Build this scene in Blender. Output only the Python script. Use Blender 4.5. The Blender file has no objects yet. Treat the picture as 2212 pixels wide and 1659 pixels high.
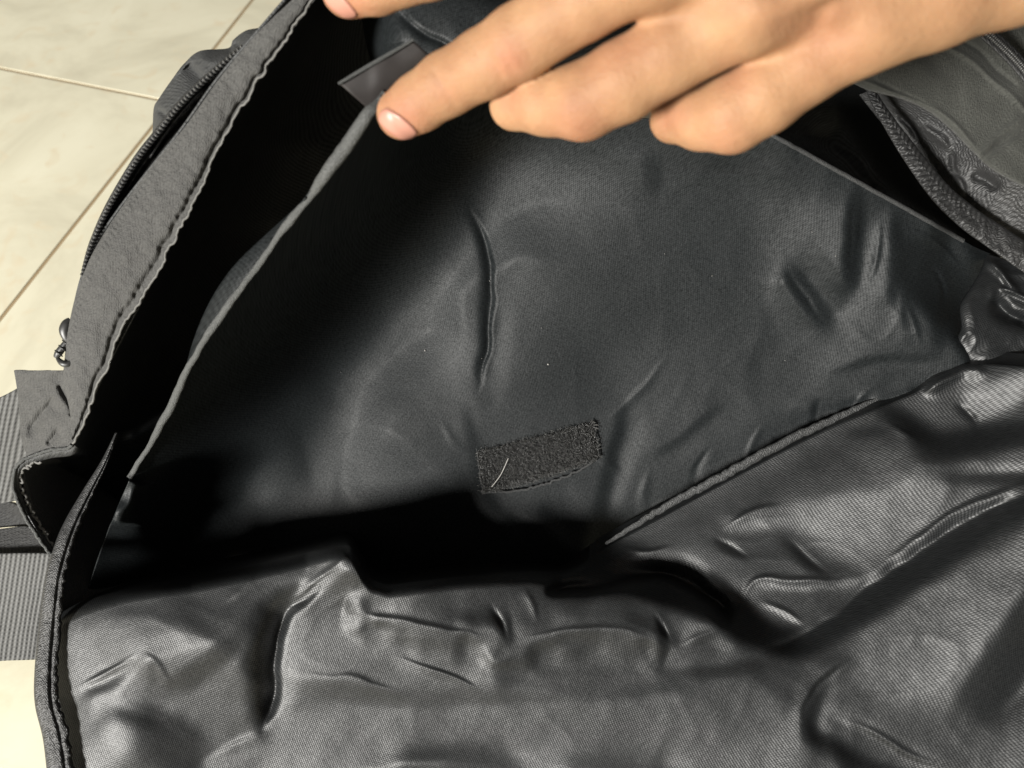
import bpy, math, random
import numpy as np
from mathutils import Vector, Matrix

random.seed(7); RNG = np.random.default_rng(7)
SC = bpy.context.scene
COL = SC.collection

# ------------------------------------------------------------------ camera, lamps, exposure
CAM_H = 0.42                     # phone held 42 cm above the tiles
TILT = math.radians(32)          # looking 32 degrees away from straight down
cam_data = bpy.data.cameras.new('camera')
cam_data.sensor_fit = 'HORIZONTAL'; cam_data.sensor_width = 34.6; cam_data.lens = 26.0
cam_data.clip_start = 0.01; cam_data.clip_end = 50
cam_data.dof.use_dof = True; cam_data.dof.focus_distance = 0.355; cam_data.dof.aperture_fstop = 8.5
cam = bpy.data.objects.new('camera', cam_data); COL.objects.link(cam)
cam.location = (0, 0, CAM_H); cam.rotation_euler = (TILT, 0, 0)
SC.camera = cam
CAM_M = np.array(Matrix.Translation((0, 0, CAM_H)) @ Matrix.Rotation(TILT, 4, 'X'))

world = bpy.data.worlds.new('World'); SC.world = world; world.use_nodes = True
world.node_tree.nodes['Background'].inputs['Color'].default_value = (1.0, 0.95, 0.88, 1)
world.node_tree.nodes['Background'].inputs['Strength'].default_value = 0.13

LIGHT_DIR = np.array([-0.64, -0.34, 0.69])      # towards the room lamp, in the camera's axes
LIGHT_DIST = 2.6
ld = bpy.data.lights.new('room_lamp', 'AREA'); ld.shape = 'DISK'; ld.size = 0.55
ld.energy = 170; ld.color = (1.0, 0.975, 0.925)
lamp = bpy.data.objects.new('room_lamp', ld); COL.objects.link(lamp)
_d = LIGHT_DIR / np.linalg.norm(LIGHT_DIR)
_target = CAM_M[:3, :3] @ np.array([0, 0, -0.35]) + CAM_M[:3, 3]
_pos = _target + CAM_M[:3, :3] @ (_d * LIGHT_DIST)
lamp.location = _pos
lamp.rotation_euler = Vector(_target - _pos).to_track_quat('-Z', 'Y').to_euler()

SC.view_settings.view_transform = 'Standard'; SC.view_settings.look = 'None'
SC.view_settings.exposure = 0.0; SC.view_settings.gamma = 1.0
SC.render.engine = 'CYCLES'

# ------------------------------------------------------------------ helpers
F = (34.6 / 26.0) / 2212.0       # metres of width per unit at one metre

def cs(u, v, d):
    """point at image direction (u, v) and distance d, in the camera's axes"""
    u = np.asarray(u, float); v = np.asarray(v, float); d = np.asarray(d, float)
    return np.stack(np.broadcast_arrays((u - 1106) * F * d, (829.5 - v) * F * d, -d), -1)

def to_world(p):
    return p @ CAM_M[:3, :3].T + CAM_M[:3, 3]

def P(u, v, d):
    return to_world(cs(u, v, d))

def catmull(pts, n):
    pts = np.asarray(pts, float)
    k = len(pts)
    t = np.linspace(0, k - 1, n); i = np.clip(t.astype(int), 0, k - 2); f = (t - i)[:, None]
    g = lambda j: pts[np.clip(j, 0, k - 1)]
    p0, p1, p2, p3 = g(i - 1), g(i), g(i + 1), g(i + 2)
    return 0.5 * (2 * p1 + (p2 - p0) * f + (2 * p0 - 5 * p1 + 4 * p2 - p3) * f**2 + (3 * p1 - p0 - 3 * p2 + p3) * f**3)

def resample(pts, n):
    """smooth curve through pts, evenly spaced along its length"""
    q = catmull(pts, max(n * 4, 200))
    s = np.r_[0, np.cumsum(np.linalg.norm(np.diff(q[:, :2], axis=0), axis=1))]
    t = np.linspace(0, s[-1], n)
    return np.stack([np.interp(t, s, q[:, j]) for j in range(q.shape[1])], 1)

def tps(ctrl, lam=0.0):
    """thin plate surface through (u, v, value) points"""
    c = np.asarray(ctrl, float); X = c[:, :2] / 1000.0; n = len(c)
    def U(r2): return np.where(r2 > 1e-12, 0.5 * r2 * np.log(np.maximum(r2, 1e-12)), 0)
    K = U(((X[:, None] - X[None]) ** 2).sum(-1)) + lam * np.eye(n)
    Q = np.c_[np.ones(n), X]
    A = np.block([[K, Q], [Q.T, np.zeros((3, 3))]])
    w = np.linalg.solve(A, np.r_[c[:, 2], 0, 0, 0])
    def f(u, v):
        sh = u.shape; x = np.stack([u.ravel(), v.ravel()], 1) / 1000.0
        out = w[n] + x @ w[n + 1:n + 3]
        for i in range(n):
            out = out + w[i] * U(((x - X[i]) ** 2).sum(1))
        return out.reshape(sh)
    return f

def vnoise(u, v, scale, seed):
    """smooth value noise, about -1..1"""
    r = np.random.default_rng(seed); G = r.uniform(-1, 1, (64, 64))
    x = np.asarray(u) / scale + 1000.37; y = np.asarray(v) / scale + 1000.71
    i = np.floor(x).astype(int); j = np.floor(y).astype(int); a = x - i; b = y - j
    a = a * a * a * (a * (a * 6 - 15) + 10); b = b * b * b * (b * (b * 6 - 15) + 10)
    g = lambda p, q: G[p % 64, q % 64]
    return (g(i, j) * (1 - a) + g(i + 1, j) * a) * (1 - b) + (g(i, j + 1) * (1 - a) + g(i + 1, j + 1) * a) * b

def crumple(u, v, scale, seed):
    '''thin creases with hollow panels between them, 0..1'''
    wu = u + 0.35 * scale * vnoise(u, v, scale * 1.3, seed + 5); wv = v + 0.35 * scale * vnoise(u, v, scale * 1.2, seed + 6)
    a = 1 - np.sqrt(vnoise(wu, wv, scale, seed) ** 2 + 0.004); b = 1 - np.sqrt(vnoise(wu * .8 + wv * .6, wv * .8 - wu * .6, scale * .6, seed + 1) ** 2 + 0.006)
    return a ** 2 + 0.5 * b ** 2

def fold(u, v, pts, wl, wr, amp, taper=0.25, flat=0.0):
    """height (in pixels, towards the viewer) of a fold along a line.  Walking along the line in the
    picture, wr is the width of its slope on the right hand and wl on the left hand."""
    q = resample(pts, 60)
    out = np.zeros_like(u); R = 3.0 * max(wl, wr)
    m = (u > q[:, 0].min() - R) & (u < q[:, 0].max() + R) & (v > q[:, 1].min() - R) & (v < q[:, 1].max() + R)
    if not m.any(): return out
    sc = 0.35 * min(wl, wr) + 2.0                      # cloth never folds along a ruled line
    x = u[m] + sc * vnoise(u[m], v[m], 46, 201); y = v[m] + sc * vnoise(u[m], v[m], 52, 202)
    best = np.full(x.shape, 1e18); sd = np.zeros_like(x); tt = np.zeros_like(x)
    for i in range(len(q) - 1):
        ax, ay = q[i, :2]; dx, dy = q[i + 1, :2] - q[i, :2]; L2 = dx * dx + dy * dy + 1e-9
        t = np.clip(((x - ax) * dx + (y - ay) * dy) / L2, 0, 1)
        ex = x - ax - t * dx; ey = y - ay - t * dy; d2 = ex * ex + ey * ey
        b = d2 < best
        best[b] = d2[b]; sd[b] = (dx * ey - dy * ex)[b]; tt[b] = ((i + t) / (len(q) - 1))[b]
    dist = np.sqrt(best)
    w = np.where(sd > 0, wr, wl)
    dist = np.maximum(dist - flat, 0)
    e = 1.0
    if taper > 0:
        e = np.clip(np.minimum(tt, 1 - tt) / taper, 0, 1); e = e * e * (3 - 2 * e); w = w * (0.7 + 0.3 * e)
    eps = 0.32 * w + 0.6                               # a fold has a fairly sharp crest and long hollow sides
    x = (np.sqrt(dist ** 2 + eps ** 2) - eps) / (0.62 * w)
    prof = np.exp(-x * (1 + 0.35 * x)) * e
    out[m] = amp * prof
    return out

class Relief:
    '''Cloth relief found from how each patch of cloth catches the lamp.  Patches and creases are laid down as a
    tone (0..125) on a grid; solve() then looks for the smooth height field (pixels, towards the viewer) whose
    slopes give those tones under the lamp, starting from a relief that slopes across every crease.'''
    def __init__(s, u0, u1, v0, v1, base, step=5.0, seed=1):
        s.u0, s.v0, s.st = u0, v0, step
        s.U, s.V = np.meshgrid(np.arange(u0, u1 + step, step), np.arange(v0, v1 + step, step))
        s.wu = s.U + 3 * vnoise(s.U, s.V, 42, seed) + 1.6 * vnoise(s.U, s.V, 17, seed + 1)
        s.wv = s.V + 3 * vnoise(s.U, s.V, 45, seed + 2) + 1.6 * vnoise(s.U, s.V, 18, seed + 3)
        s.S = np.full(s.U.shape, float(base)); s.base = base; s.free = np.ones(s.U.shape)
    def keep(s, pts, soft=30.0):
        '''leave the cloth here as it hangs (it lies in shadow, its tone says nothing)'''
        S, s.S = s.S, np.ones(s.U.shape); s.area(pts, 0.0, soft); s.free *= s.S; s.S = S
    def line(s, pts, hw, val, soft=None, taper=0.25):
        soft = soft or max(5.0, 0.8 * hw)
        q = resample(pts, 50); best = np.full(s.U.shape, 1e18); tt = np.zeros(s.U.shape)
        for i in range(len(q) - 1):
            ax, ay = q[i, :2]; dx, dy = q[i + 1, :2] - q[i, :2]; L2 = dx * dx + dy * dy + 1e-9
            t = np.clip(((s.wu - ax) * dx + (s.wv - ay) * dy) / L2, 0, 1)
            d2 = (s.wu - ax - t * dx) ** 2 + (s.wv - ay - t * dy) ** 2; b = d2 < best
            best[b] = d2[b]; tt[b] = ((i + t) / (len(q) - 1))[b]
        e = np.clip(np.minimum(tt, 1 - tt) / max(taper, 1e-3), 0, 1); e = e * (2 - e)
        m = np.exp(-(np.maximum(np.sqrt(best) - hw * 0.6 * (.35 + .65 * e), 0) / (soft * 0.75)) ** 2) * (0.3 + 0.7 * e)
        s.S += m * (val - s.S)
    def area(s, pts, val, soft=14.0):
        q = np.asarray(pts, float); n = len(q)
        inside = np.zeros(s.U.shape, bool); best = np.full(s.U.shape, 1e18)
        for i in range(n):
            ax, ay = q[i]; bx, by = q[(i + 1) % n]
            c = ((ay > s.wv) != (by > s.wv)) & (s.wu < (bx - ax) * (s.wv - ay) / (by - ay + 1e-9) + ax); inside ^= c
            dx, dy = bx - ax, by - ay; t = np.clip(((s.wu - ax) * dx + (s.wv - ay) * dy) / (dx * dx + dy * dy + 1e-9), 0, 1)
            best = np.minimum(best, (s.wu - ax - t * dx) ** 2 + (s.wv - ay - t * dy) ** 2)
        sd = np.sqrt(best) * np.where(inside, 1, -1)
        m = 1 / (1 + np.exp(-np.clip(sd / (soft * 0.45), -30, 30)))
        s.S += m * (val - s.S)
    def solve(s, depth, span=220.0, iters=160, top=118.0, floor=8.0, kk=11.0, bend=12.0, lift=1.0, quiet=0.0, hold=4.0, relative=False, low=0.12):
        h, w = s.S.shape; st = s.st
        ky = 2 * np.pi * np.fft.fftfreq(2 * h, st)[:, None]; kx = 2 * np.pi * np.fft.rfftfreq(2 * w, st)[None]
        K = kx ** 2 + ky ** 2
        def inv(g, den):
            D = np.empty((2 * h, 2 * w)); D[:h, :w] = g; D[:h, w:] = g[:, ::-1]; D[h:] = D[:h][::-1]
            return np.fft.irfft2(np.fft.rfft2(D) / den, D.shape)[:h, :w]
        gx = lambda f: np.diff(f, axis=1, append=f[:, -1:]) / st
        gy = lambda f: np.diff(f, axis=0, append=f[-1:]) / st
        def divg(p, q):
            p = p.copy(); q = q.copy(); p[:, -1] = 0; q[-1] = 0
            return (p - np.pad(p, ((0, 0), (1, 0)))[:, :-1] + q - np.pad(q, ((1, 0), (0, 0)))[:-1]) / st
        d = depth(s.U, s.V)
        bx = -gx(d) / (F * d); by = -gy(d) / (F * d); bx[:, -1] = bx[:, -2]; by[-1] = by[-2]
        V = -cs(s.U, s.V, 1.0); V /= np.linalg.norm(V, axis=-1, keepdims=True)
        Hv = V + _d; Hv /= np.linalg.norm(Hv, axis=-1, keepdims=True)
        hx, hy, hz = Hv[..., 0], Hv[..., 1], Hv[..., 2]
        T = np.clip(s.base + (s.S - s.base) * lift, floor + 2, top - 3); W = np.where(s.S < 22, 0.5, 1.0) * s.free * (1 - quiet * np.exp(-((s.S - s.base) / 7.0) ** 2)); KH = low * s.free + hold * (1 - s.free)
        if relative:                                       # tones are lighter or darker than the smooth panel
            t0 = (-np.clip(bx, -.8, .8) * hx + np.clip(by, -.8, .8) * hy + hz) / np.sqrt(1 + np.clip(bx, -.8, .8) ** 2 + np.clip(by, -.8, .8) ** 2)
            T = np.clip(floor + (top - floor) * np.exp(-kk * (1 - t0)) + (s.S - s.base) * lift, floor + 2, top - 3)
        g0 = np.clip((s.S - s.base) / 90.0, -.7, .4)
        H = -inv(divg(g0 * 0.93, -g0 * 0.37), K + (1 / 150.0) ** 2)
        tau = 1.0; final = bend
        bx = np.clip(bx, -.8, .8); by = np.clip(by, -.8, .8)
        lap = lambda f: divg(gx(f), gy(f))
        def energy(H):
            a = gx(H) + bx; b = gy(H) + by
            n2 = 1 + a * a + b * b; n = np.sqrt(n2)
            t = (-a * hx + b * hy + hz) / n
            E = np.exp(-kk * (1 - t)); r0 = (floor + (top - floor) * E - T) / (top - floor)
            lp = lap(H); st2 = np.maximum(n2 - 2.4, 0)
            e = (W * r0 * r0).mean() + bend * (lp * lp).mean() + 0.15 * (st2 ** 2).mean() + (KH * H * H).mean() / span ** 2
            return e, (a, b, n, n2, t, E, r0, lp, st2)
        for it in range(iters):
            if it % (iters // 4) == 0:                      # broad shapes first, then the creases
                bend = final * (40, 8, 2, 1)[min(it // (iters // 4), 3)]; tau = 1.0; e, q = energy(H)
            a, b, n, n2, t, E, r0, lp, st2 = q
            r = 2 * W * r0 * kk * E
            px_ = r * (-hx / n - t * a / n2) + 0.6 * st2 * a; py_ = r * (hy / n - t * b / n2) + 0.6 * st2 * b
            G = -divg(px_, py_) + 2 * bend * lap(lp) + 2 * KH * H / span ** 2
            D = inv(G, K + 4e-5 + 2 * bend * K ** 2 / 3)
            for _ in range(6):
                e2, q2 = energy(H - tau * D)
                if e2 < e: break
                tau *= 0.5
            else: continue
            H = H - tau * D; e, q = e2, q2; tau = min(tau * 1.4, 3.0)
        B = floor + (top - floor) * q[5]
        for _ in range(2):
            Hp = np.pad(H, 1, 'edge'); H = 0.5 * H + 0.125 * (Hp[2:, 1:-1] + Hp[:-2, 1:-1] + Hp[1:-1, 2:] + Hp[1:-1, :-2])
        s.H = H - H.mean(); s.err = float((s.free * np.abs(B - T)).mean())
        return s
    def soften(s, u, v, rad):
        m = np.exp(-((s.U - u) ** 2 + (s.V - v) ** 2) / rad ** 2); B = s.H
        for _ in range(90):
            p = np.pad(B, 1, 'edge'); B = 0.25 * (p[2:, 1:-1] + p[:-2, 1:-1] + p[1:-1, 2:] + p[1:-1, :-2])
        s.H = s.H * (1 - m) + B * m
        return s
    def __call__(s, u, v):
        x = np.clip((np.asarray(u, float) - s.u0) / s.st, 0, s.H.shape[1] - 1.001); y = np.clip((np.asarray(v, float) - s.v0) / s.st, 0, s.H.shape[0] - 1.001)
        # smooth (quadratic b-spline like) sampling keeps the shading free of facets
        i = np.floor(x).astype(int); j = np.floor(y).astype(int); a = x - i; b = y - j
        def row(jj):
            jj = np.clip(jj, 0, s.H.shape[0] - 1); g = lambda k: s.H[jj, np.clip(k, 0, s.H.shape[1] - 1)]
            return ((1 - a) ** 3 * g(i - 1) + (3 * a ** 3 - 6 * a ** 2 + 4) * g(i) + (-3 * a ** 3 + 3 * a ** 2 + 3 * a + 1) * g(i + 1) + a ** 3 * g(i + 2)) / 6
        return ((1 - b) ** 3 * row(j - 1) + (3 * b ** 3 - 6 * b ** 2 + 4) * row(j) + (-3 * b ** 3 + 3 * b ** 2 + 3 * b + 1) * row(j + 1) + b ** 3 * row(j + 2)) / 6

def link(name, me, mat=None, parent=None):
    o = bpy.data.objects.new(name, me); COL.objects.link(o)
    if mat is not None: me.materials.append(mat)
    if parent is not None: o.parent = parent
    return o

def mesh_np(name, verts, quads, uv=None, smooth=True):
    me = bpy.data.meshes.new(name)
    verts = np.ascontiguousarray(verts, np.float32); quads = np.ascontiguousarray(quads, np.int32)
    k = quads.shape[1]
    me.vertices.add(len(verts)); me.vertices.foreach_set('co', verts.ravel())
    me.loops.add(quads.size); me.loops.foreach_set('vertex_index', quads.ravel())
    me.polygons.add(len(quads)); me.polygons.foreach_set('loop_start', np.arange(0, quads.size, k, dtype=np.int32))
    me.polygons.foreach_set('use_smooth', np.full(len(quads), smooth))
    if uv is not None:
        lay = me.uv_layers.new(name='UVMap')
        lay.data.foreach_set('uv', np.ascontiguousarray(uv[quads.ravel()], np.float32).ravel())
    me.update(); me.validate()
    return me

def grid_quads(n, m, wrap=False):
    i = np.arange(n - 1)[:, None]; j = np.arange(m if wrap else m - 1)[None]
    j2 = (j + 1) % m
    a = i * m + j; b = i * m + j2; c = (i + 1) * m + j2; d = (i + 1) * m + j
    return np.stack([a, d, c, b], -1).reshape(-1, 4)

def cloth(name, u, v, d, mat, parent, thick=0.0007, uvk=(1.0, 0.8)):
    """a sheet of cloth from grids of direction and distance, woven in its own plane"""
    n, m = u.shape
    p = cs(u, v, d)
    # lengths along the cloth, so the weave follows the folds
    du = np.linalg.norm(np.diff(p, axis=1), axis=2); dv = np.linalg.norm(np.diff(p, axis=0), axis=2)
    base = p[..., :2].copy()
    rel = d - d.mean()
    base[..., 0] += uvk[0] * rel; base[..., 1] += uvk[1] * rel
    me = mesh_np(name, to_world(p.reshape(-1, 3)), grid_quads(n, m), base.reshape(-1, 2))
    o = link(name, me, mat, parent)
    if thick:
        s = o.modifiers.new('thickness', 'SOLIDIFY'); s.thickness = thick; s.offset = -1; s.use_rim = True
        # the front face stays where it is, the thickness goes behind it
        nrm = me.polygons[len(me.polygons) // 2].normal
        view = np.array(cam.location) - to_world(p[n // 2, m // 2])
        if Vector(nrm).dot(Vector(view)) < 0: s.offset = 1
    return o

def ruled(A, B, n, m, ease=None, smoothA=True):
    """grid between two curves of (u, v, d) control points"""
    a = catmull(A, n); b = catmull(B, n)
    t = np.linspace(0, 1, m)[None, :, None]
    g = a[:, None] * (1 - t) + b[:, None] * t
    return g[..., 0], g[..., 1], g[..., 2], a, b

def tube(name, pts, rad, mat, parent, n=120, k=8, flat=1.0, wob=0.0, seed=1, even=True):
    """round cord along (u, v, d) points; rad in pixels, a number or one per point"""
    q = np.c_[np.asarray(pts, float), np.full(len(pts), rad) if np.isscalar(rad) else rad]
    q = resample(q, n)
    if wob:
        q[:, 0] += wob * vnoise(np.arange(n), np.zeros(n), 3.0, seed); q[:, 1] += wob * vnoise(np.arange(n), np.zeros(n), 3.5, seed + 1)
    p = cs(q[:, 0], q[:, 1], q[:, 2]); r = q[:, 3] * F * q[:, 2]
    T = np.gradient(p, axis=0); T /= np.linalg.norm(T, axis=1)[:, None]
    Z = np.array([0, 0, 1.0]); S = np.cross(T, Z); S /= np.linalg.norm(S, axis=1)[:, None] + 1e-12
    N = np.cross(S, T)
    a = np.linspace(0, 2 * np.pi, k, endpoint=False)
    ring = p[:, None] + r[:, None, None] * (np.cos(a)[None, :, None] * S[:, None] + flat * np.sin(a)[None, :, None] * N[:, None])
    L = np.r_[0, np.cumsum(np.linalg.norm(np.diff(p, axis=0), axis=1))]
    uv = np.stack(np.broadcast_arrays(L[:, None], (a * 0.002)[None]), -1).reshape(-1, 2)
    verts = to_world(ring.reshape(-1, 3))
    me = mesh_np(name, verts, grid_quads(n, k, True), uv)
    return link(name, me, mat, parent)

def tag(o, label=None, cat=None, group=None, kind=None):
    if label: o['label'] = label
    if cat: o['category'] = cat
    if group: o['group'] = group
    if kind: o['kind'] = kind
    return o

def empty(name, loc):
    o = bpy.data.objects.new(name, None); COL.objects.link(o); o.location = loc; o.empty_display_size = 0.02
    return o

def parent_keep(o, p):
    o.parent = p; o.matrix_parent_inverse = p.matrix_basis.inverted()

# ------------------------------------------------------------------ materials
class NT:
    def __init__(s, name):
        s.m = bpy.data.materials.new(name); s.m.use_nodes = True
        s.t = s.m.node_tree; s.b = s.t.nodes['Principled BSDF']
    def n(s, typ, **kw):
        x = s.t.nodes.new(typ)
        for k, val in kw.items(): setattr(x, k, val)
        return x
    def l(s, a, b): s.t.links.new(a, b)
    def math(s, op, a, b=None):
        x = s.n('ShaderNodeMath', operation=op)
        for i, q in enumerate((a, b)):
            if q is None: continue
            if isinstance(q, (int, float)): x.inputs[i].default_value = q
            else: s.l(q, x.inputs[i])
        return x.outputs[0]

def fabric(name, base, rough=0.5, spec=0.6, pitch=0.0010, bump=0.5, angle=20, gap_shade=0.25, rib=0.0, fuzz=0.0, sheen=0.0, bdist=0.0006, regular=0.4):
    M = NT(name)
    tc = M.n('ShaderNodeTexCoord'); mp = M.n('ShaderNodeMapping')
    mp.inputs['Rotation'].default_value[2] = math.radians(angle)
    mp.inputs['Scale'].default_value = (2 * math.pi / pitch,) * 3
    M.l(tc.outputs['UV'], mp.inputs['Vector'])
    # slightly wandering threads
    nz = M.n('ShaderNodeTexNoise'); nz.inputs['Scale'].default_value = 55; nz.inputs['Detail'].default_value = 2
    M.l(tc.outputs['UV'], nz.inputs['Vector'])
    add = M.n('ShaderNodeVectorMath', operation='MULTIPLY_ADD')
    M.l(nz.outputs['Color'], add.inputs[0]); add.inputs[1].default_value = (2.5, 2.5, 0); M.l(mp.outputs[0], add.inputs[2])
    sp = M.n('ShaderNodeSeparateXYZ'); M.l(add.outputs[0], sp.inputs[0])
    sx = M.math('SINE', sp.outputs[0]); sy = M.math('SINE', sp.outputs[1])
    if rib > 0:
        h = M.math('ADD', M.math('MULTIPLY', sx, rib), M.math('MULTIPLY', M.math('MULTIPLY', sx, sy), 1 - rib))
    else:
        h = M.math('MULTIPLY', sx, sy)
    h01 = M.math('MULTIPLY_ADD', h, 0.5); M.t.nodes[-1].inputs[2].default_value = 0.5
    th = None
    for sc in ((1.0 / pitch, 0.36 / pitch, 1), (0.36 / pitch, 1.0 / pitch, 1)):
        m2 = M.n('ShaderNodeMapping'); m2.inputs['Rotation'].default_value[2] = math.radians(angle); m2.inputs['Scale'].default_value = tuple(1.7 * q for q in sc)
        M.l(tc.outputs['UV'], m2.inputs['Vector'])
        n2 = M.n('ShaderNodeTexNoise'); n2.inputs['Scale'].default_value = 1.0; n2.inputs['Detail'].default_value = 1.0
        M.l(m2.outputs[0], n2.inputs['Vector'])
        th = n2.outputs['Fac'] if th is None else M.math('ADD', th, n2.outputs['Fac'])
    h01 = M.math('ADD', M.math('MULTIPLY', h01, regular), M.math('MULTIPLY', M.math('SUBTRACT', th, 0.5), 1.6 * (1 - regular)))
    fz = M.n('ShaderNodeTexNoise'); fz.inputs['Scale'].default_value = 1400; fz.inputs['Detail'].default_value = 3
    M.l(tc.outputs['UV'], fz.inputs['Vector'])
    hh = M.math('ADD', h01, M.math('MULTIPLY', fz.outputs['Fac'], 0.5 + 2.5 * fuzz))
    bp = M.n('ShaderNodeBump'); bp.inputs['Strength'].default_value = bump; bp.inputs['Distance'].default_value = bdist
    M.l(hh, bp.inputs['Height']); M.l(bp.outputs[0], M.b.inputs['Normal'])
    # uneven dye, plus shade in the thread gaps painted into colour and gloss
    big = M.n('ShaderNodeTexNoise'); big.inputs['Scale'].default_value = 26; big.inputs['Detail'].default_value = 4
    M.l(tc.outputs['UV'], big.inputs['Vector'])
    k = M.math('ADD', M.math('MULTIPLY', h01, gap_shade * 2), M.math('MULTIPLY', big.outputs['Fac'], 0.5))
    k = M.math('ADD', k, 0.75 - gap_shade)
    M.l(M.math('MULTIPLY', k, spec), M.b.inputs['Specular IOR Level'])
    k = M.math('ADD', k, M.math('MULTIPLY', M.math('SUBTRACT', fz.outputs['Fac'], 0.5), 1.2 * fuzz + 0.3))
    mx = M.n('ShaderNodeMix', data_type='RGBA', blend_type='MULTIPLY'); mx.inputs['Factor'].default_value = 1
    mx.inputs['A'].default_value = (*base, 1); M.l(k, mx.inputs['B'])
    M.l(mx.outputs['Result'], M.b.inputs['Base Color'])
    M.b.inputs['Roughness'].default_value = rough
    if sheen: M.b.inputs['Sheen Weight'].default_value = sheen; M.b.inputs['Sheen Roughness'].default_value = 0.4
    return M.m

def plain(name, base, rough=0.4, spec=0.5, noise=0.0, nscale=300, bump=0.0, metal=0.0):
    M = NT(name)
    tc = M.n('ShaderNodeTexCoord'); nz = M.n('ShaderNodeTexNoise'); nz.inputs['Scale'].default_value = nscale; nz.inputs['Detail'].default_value = 4
    M.l(tc.outputs['Object'], nz.inputs['Vector'])
    k = M.math('ADD', M.math('MULTIPLY', nz.outputs['Fac'], 2 * noise), 1 - noise)
    mx = M.n('ShaderNodeMix', data_type='RGBA', blend_type='MULTIPLY'); mx.inputs['Factor'].default_value = 1
    mx.inputs['A'].default_value = (*base, 1); M.l(k, mx.inputs['B']); M.l(mx.outputs['Result'], M.b.inputs['Base Color'])
    M.b.inputs['Roughness'].default_value = rough; M.b.inputs['Specular IOR Level'].default_value = spec; M.b.inputs['Metallic'].default_value = metal
    if bump:
        bp = M.n('ShaderNodeBump'); bp.inputs['Strength'].default_value = bump; bp.inputs['Distance'].default_value = 0.0005
        M.l(nz.outputs['Fac'], bp.inputs['Height']); M.l(bp.outputs[0], M.b.inputs['Normal'])
    return M.m

LINING = fabric('black_nylon_lining', (0.0095, 0.0103, 0.0108), rough=0.45, spec=0.40, pitch=0.00122, bump=0.2, angle=24, regular=0.7, gap_shade=0.75)
DIVIDER = fabric('black_nylon_divider', (0.0080, 0.0094, 0.0100), rough=0.50, spec=0.15, pitch=0.00100, bump=0.12, angle=28, regular=0.5, gap_shade=0.7)
SHELL = fabric('black_woven_shell', (0.035, 0.036, 0.036), rough=0.62, spec=0.4, pitch=0.0011, bump=0.6, angle=40)
TAPE = fabric('grey_twill_tape', (0.058, 0.0572, 0.0545), rough=0.75, spec=0.25, pitch=0.0009, bump=0.5, angle=-15, rib=0.4, fuzz=0.35, sheen=0.15)
WEB = fabric('grey_webbing', (0.072, 0.072, 0.070), rough=0.7, spec=0.3, pitch=0.0019, bump=0.8, angle=8, rib=0.75, regular=0.9, gap_shade=0.8)
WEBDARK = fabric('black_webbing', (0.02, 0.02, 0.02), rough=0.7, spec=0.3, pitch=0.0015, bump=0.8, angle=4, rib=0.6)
BIND = fabric('black_binding', (0.022, 0.022, 0.022), rough=0.5, spec=0.45, pitch=0.0013, bump=0.7, angle=15)
HEM = fabric('grey_hem_cord', (0.060, 0.062, 0.060), rough=0.6, spec=0.4, pitch=0.0008, bump=0.6, angle=35, rib=0.5)
FLAP = fabric('matte_black_twill', (0.046, 0.047, 0.042), rough=0.8, spec=0.2, pitch=0.0007, bump=0.5, angle=-10, rib=0.5, fuzz=0.5, sheen=0.1)
SEAM = fabric('black_stitched_seam', (0.032, 0.033, 0.033), rough=0.55, spec=0.5, pitch=0.0011, bump=0.7, angle=50, rib=0.3)
THREAD = plain('grey_overlock_thread', (0.15, 0.147, 0.138), 0.7, 0.2, 0.4, 900, 0.4)
TEETH = plain('black_zipper_nylon', (0.06, 0.06, 0.058), 0.3, 0.9, 0.1)
METAL = plain('black_painted_metal', (0.025, 0.025, 0.024), 0.42, 0.5, 0.4, 500)
LABELM = plain('dark_brown_label', (0.020, 0.0165, 0.0155), 0.6, 0.3, 0.35, 160, 0.2)
FIBRE = plain('black_hook_fibre', (0.048, 0.048, 0.046), 0.32, 0.8, 0.95, 1500)
FIBREBASE = plain('black_hook_backing', (0.012, 0.012, 0.012), 0.8, 0.2, 0.5, 900, 0.5)
LINT = plain('pale_lint', (0.35, 0.34, 0.32), 0.8, 0.2)

# ------------------------------------------------------------------ floor
def floor_pt(u, v):
    r = CAM_M[:3, :3] @ cs(u, v, 1.0); return r * (-CAM_H / r[2]) + CAM_M[:3, 3]

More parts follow.
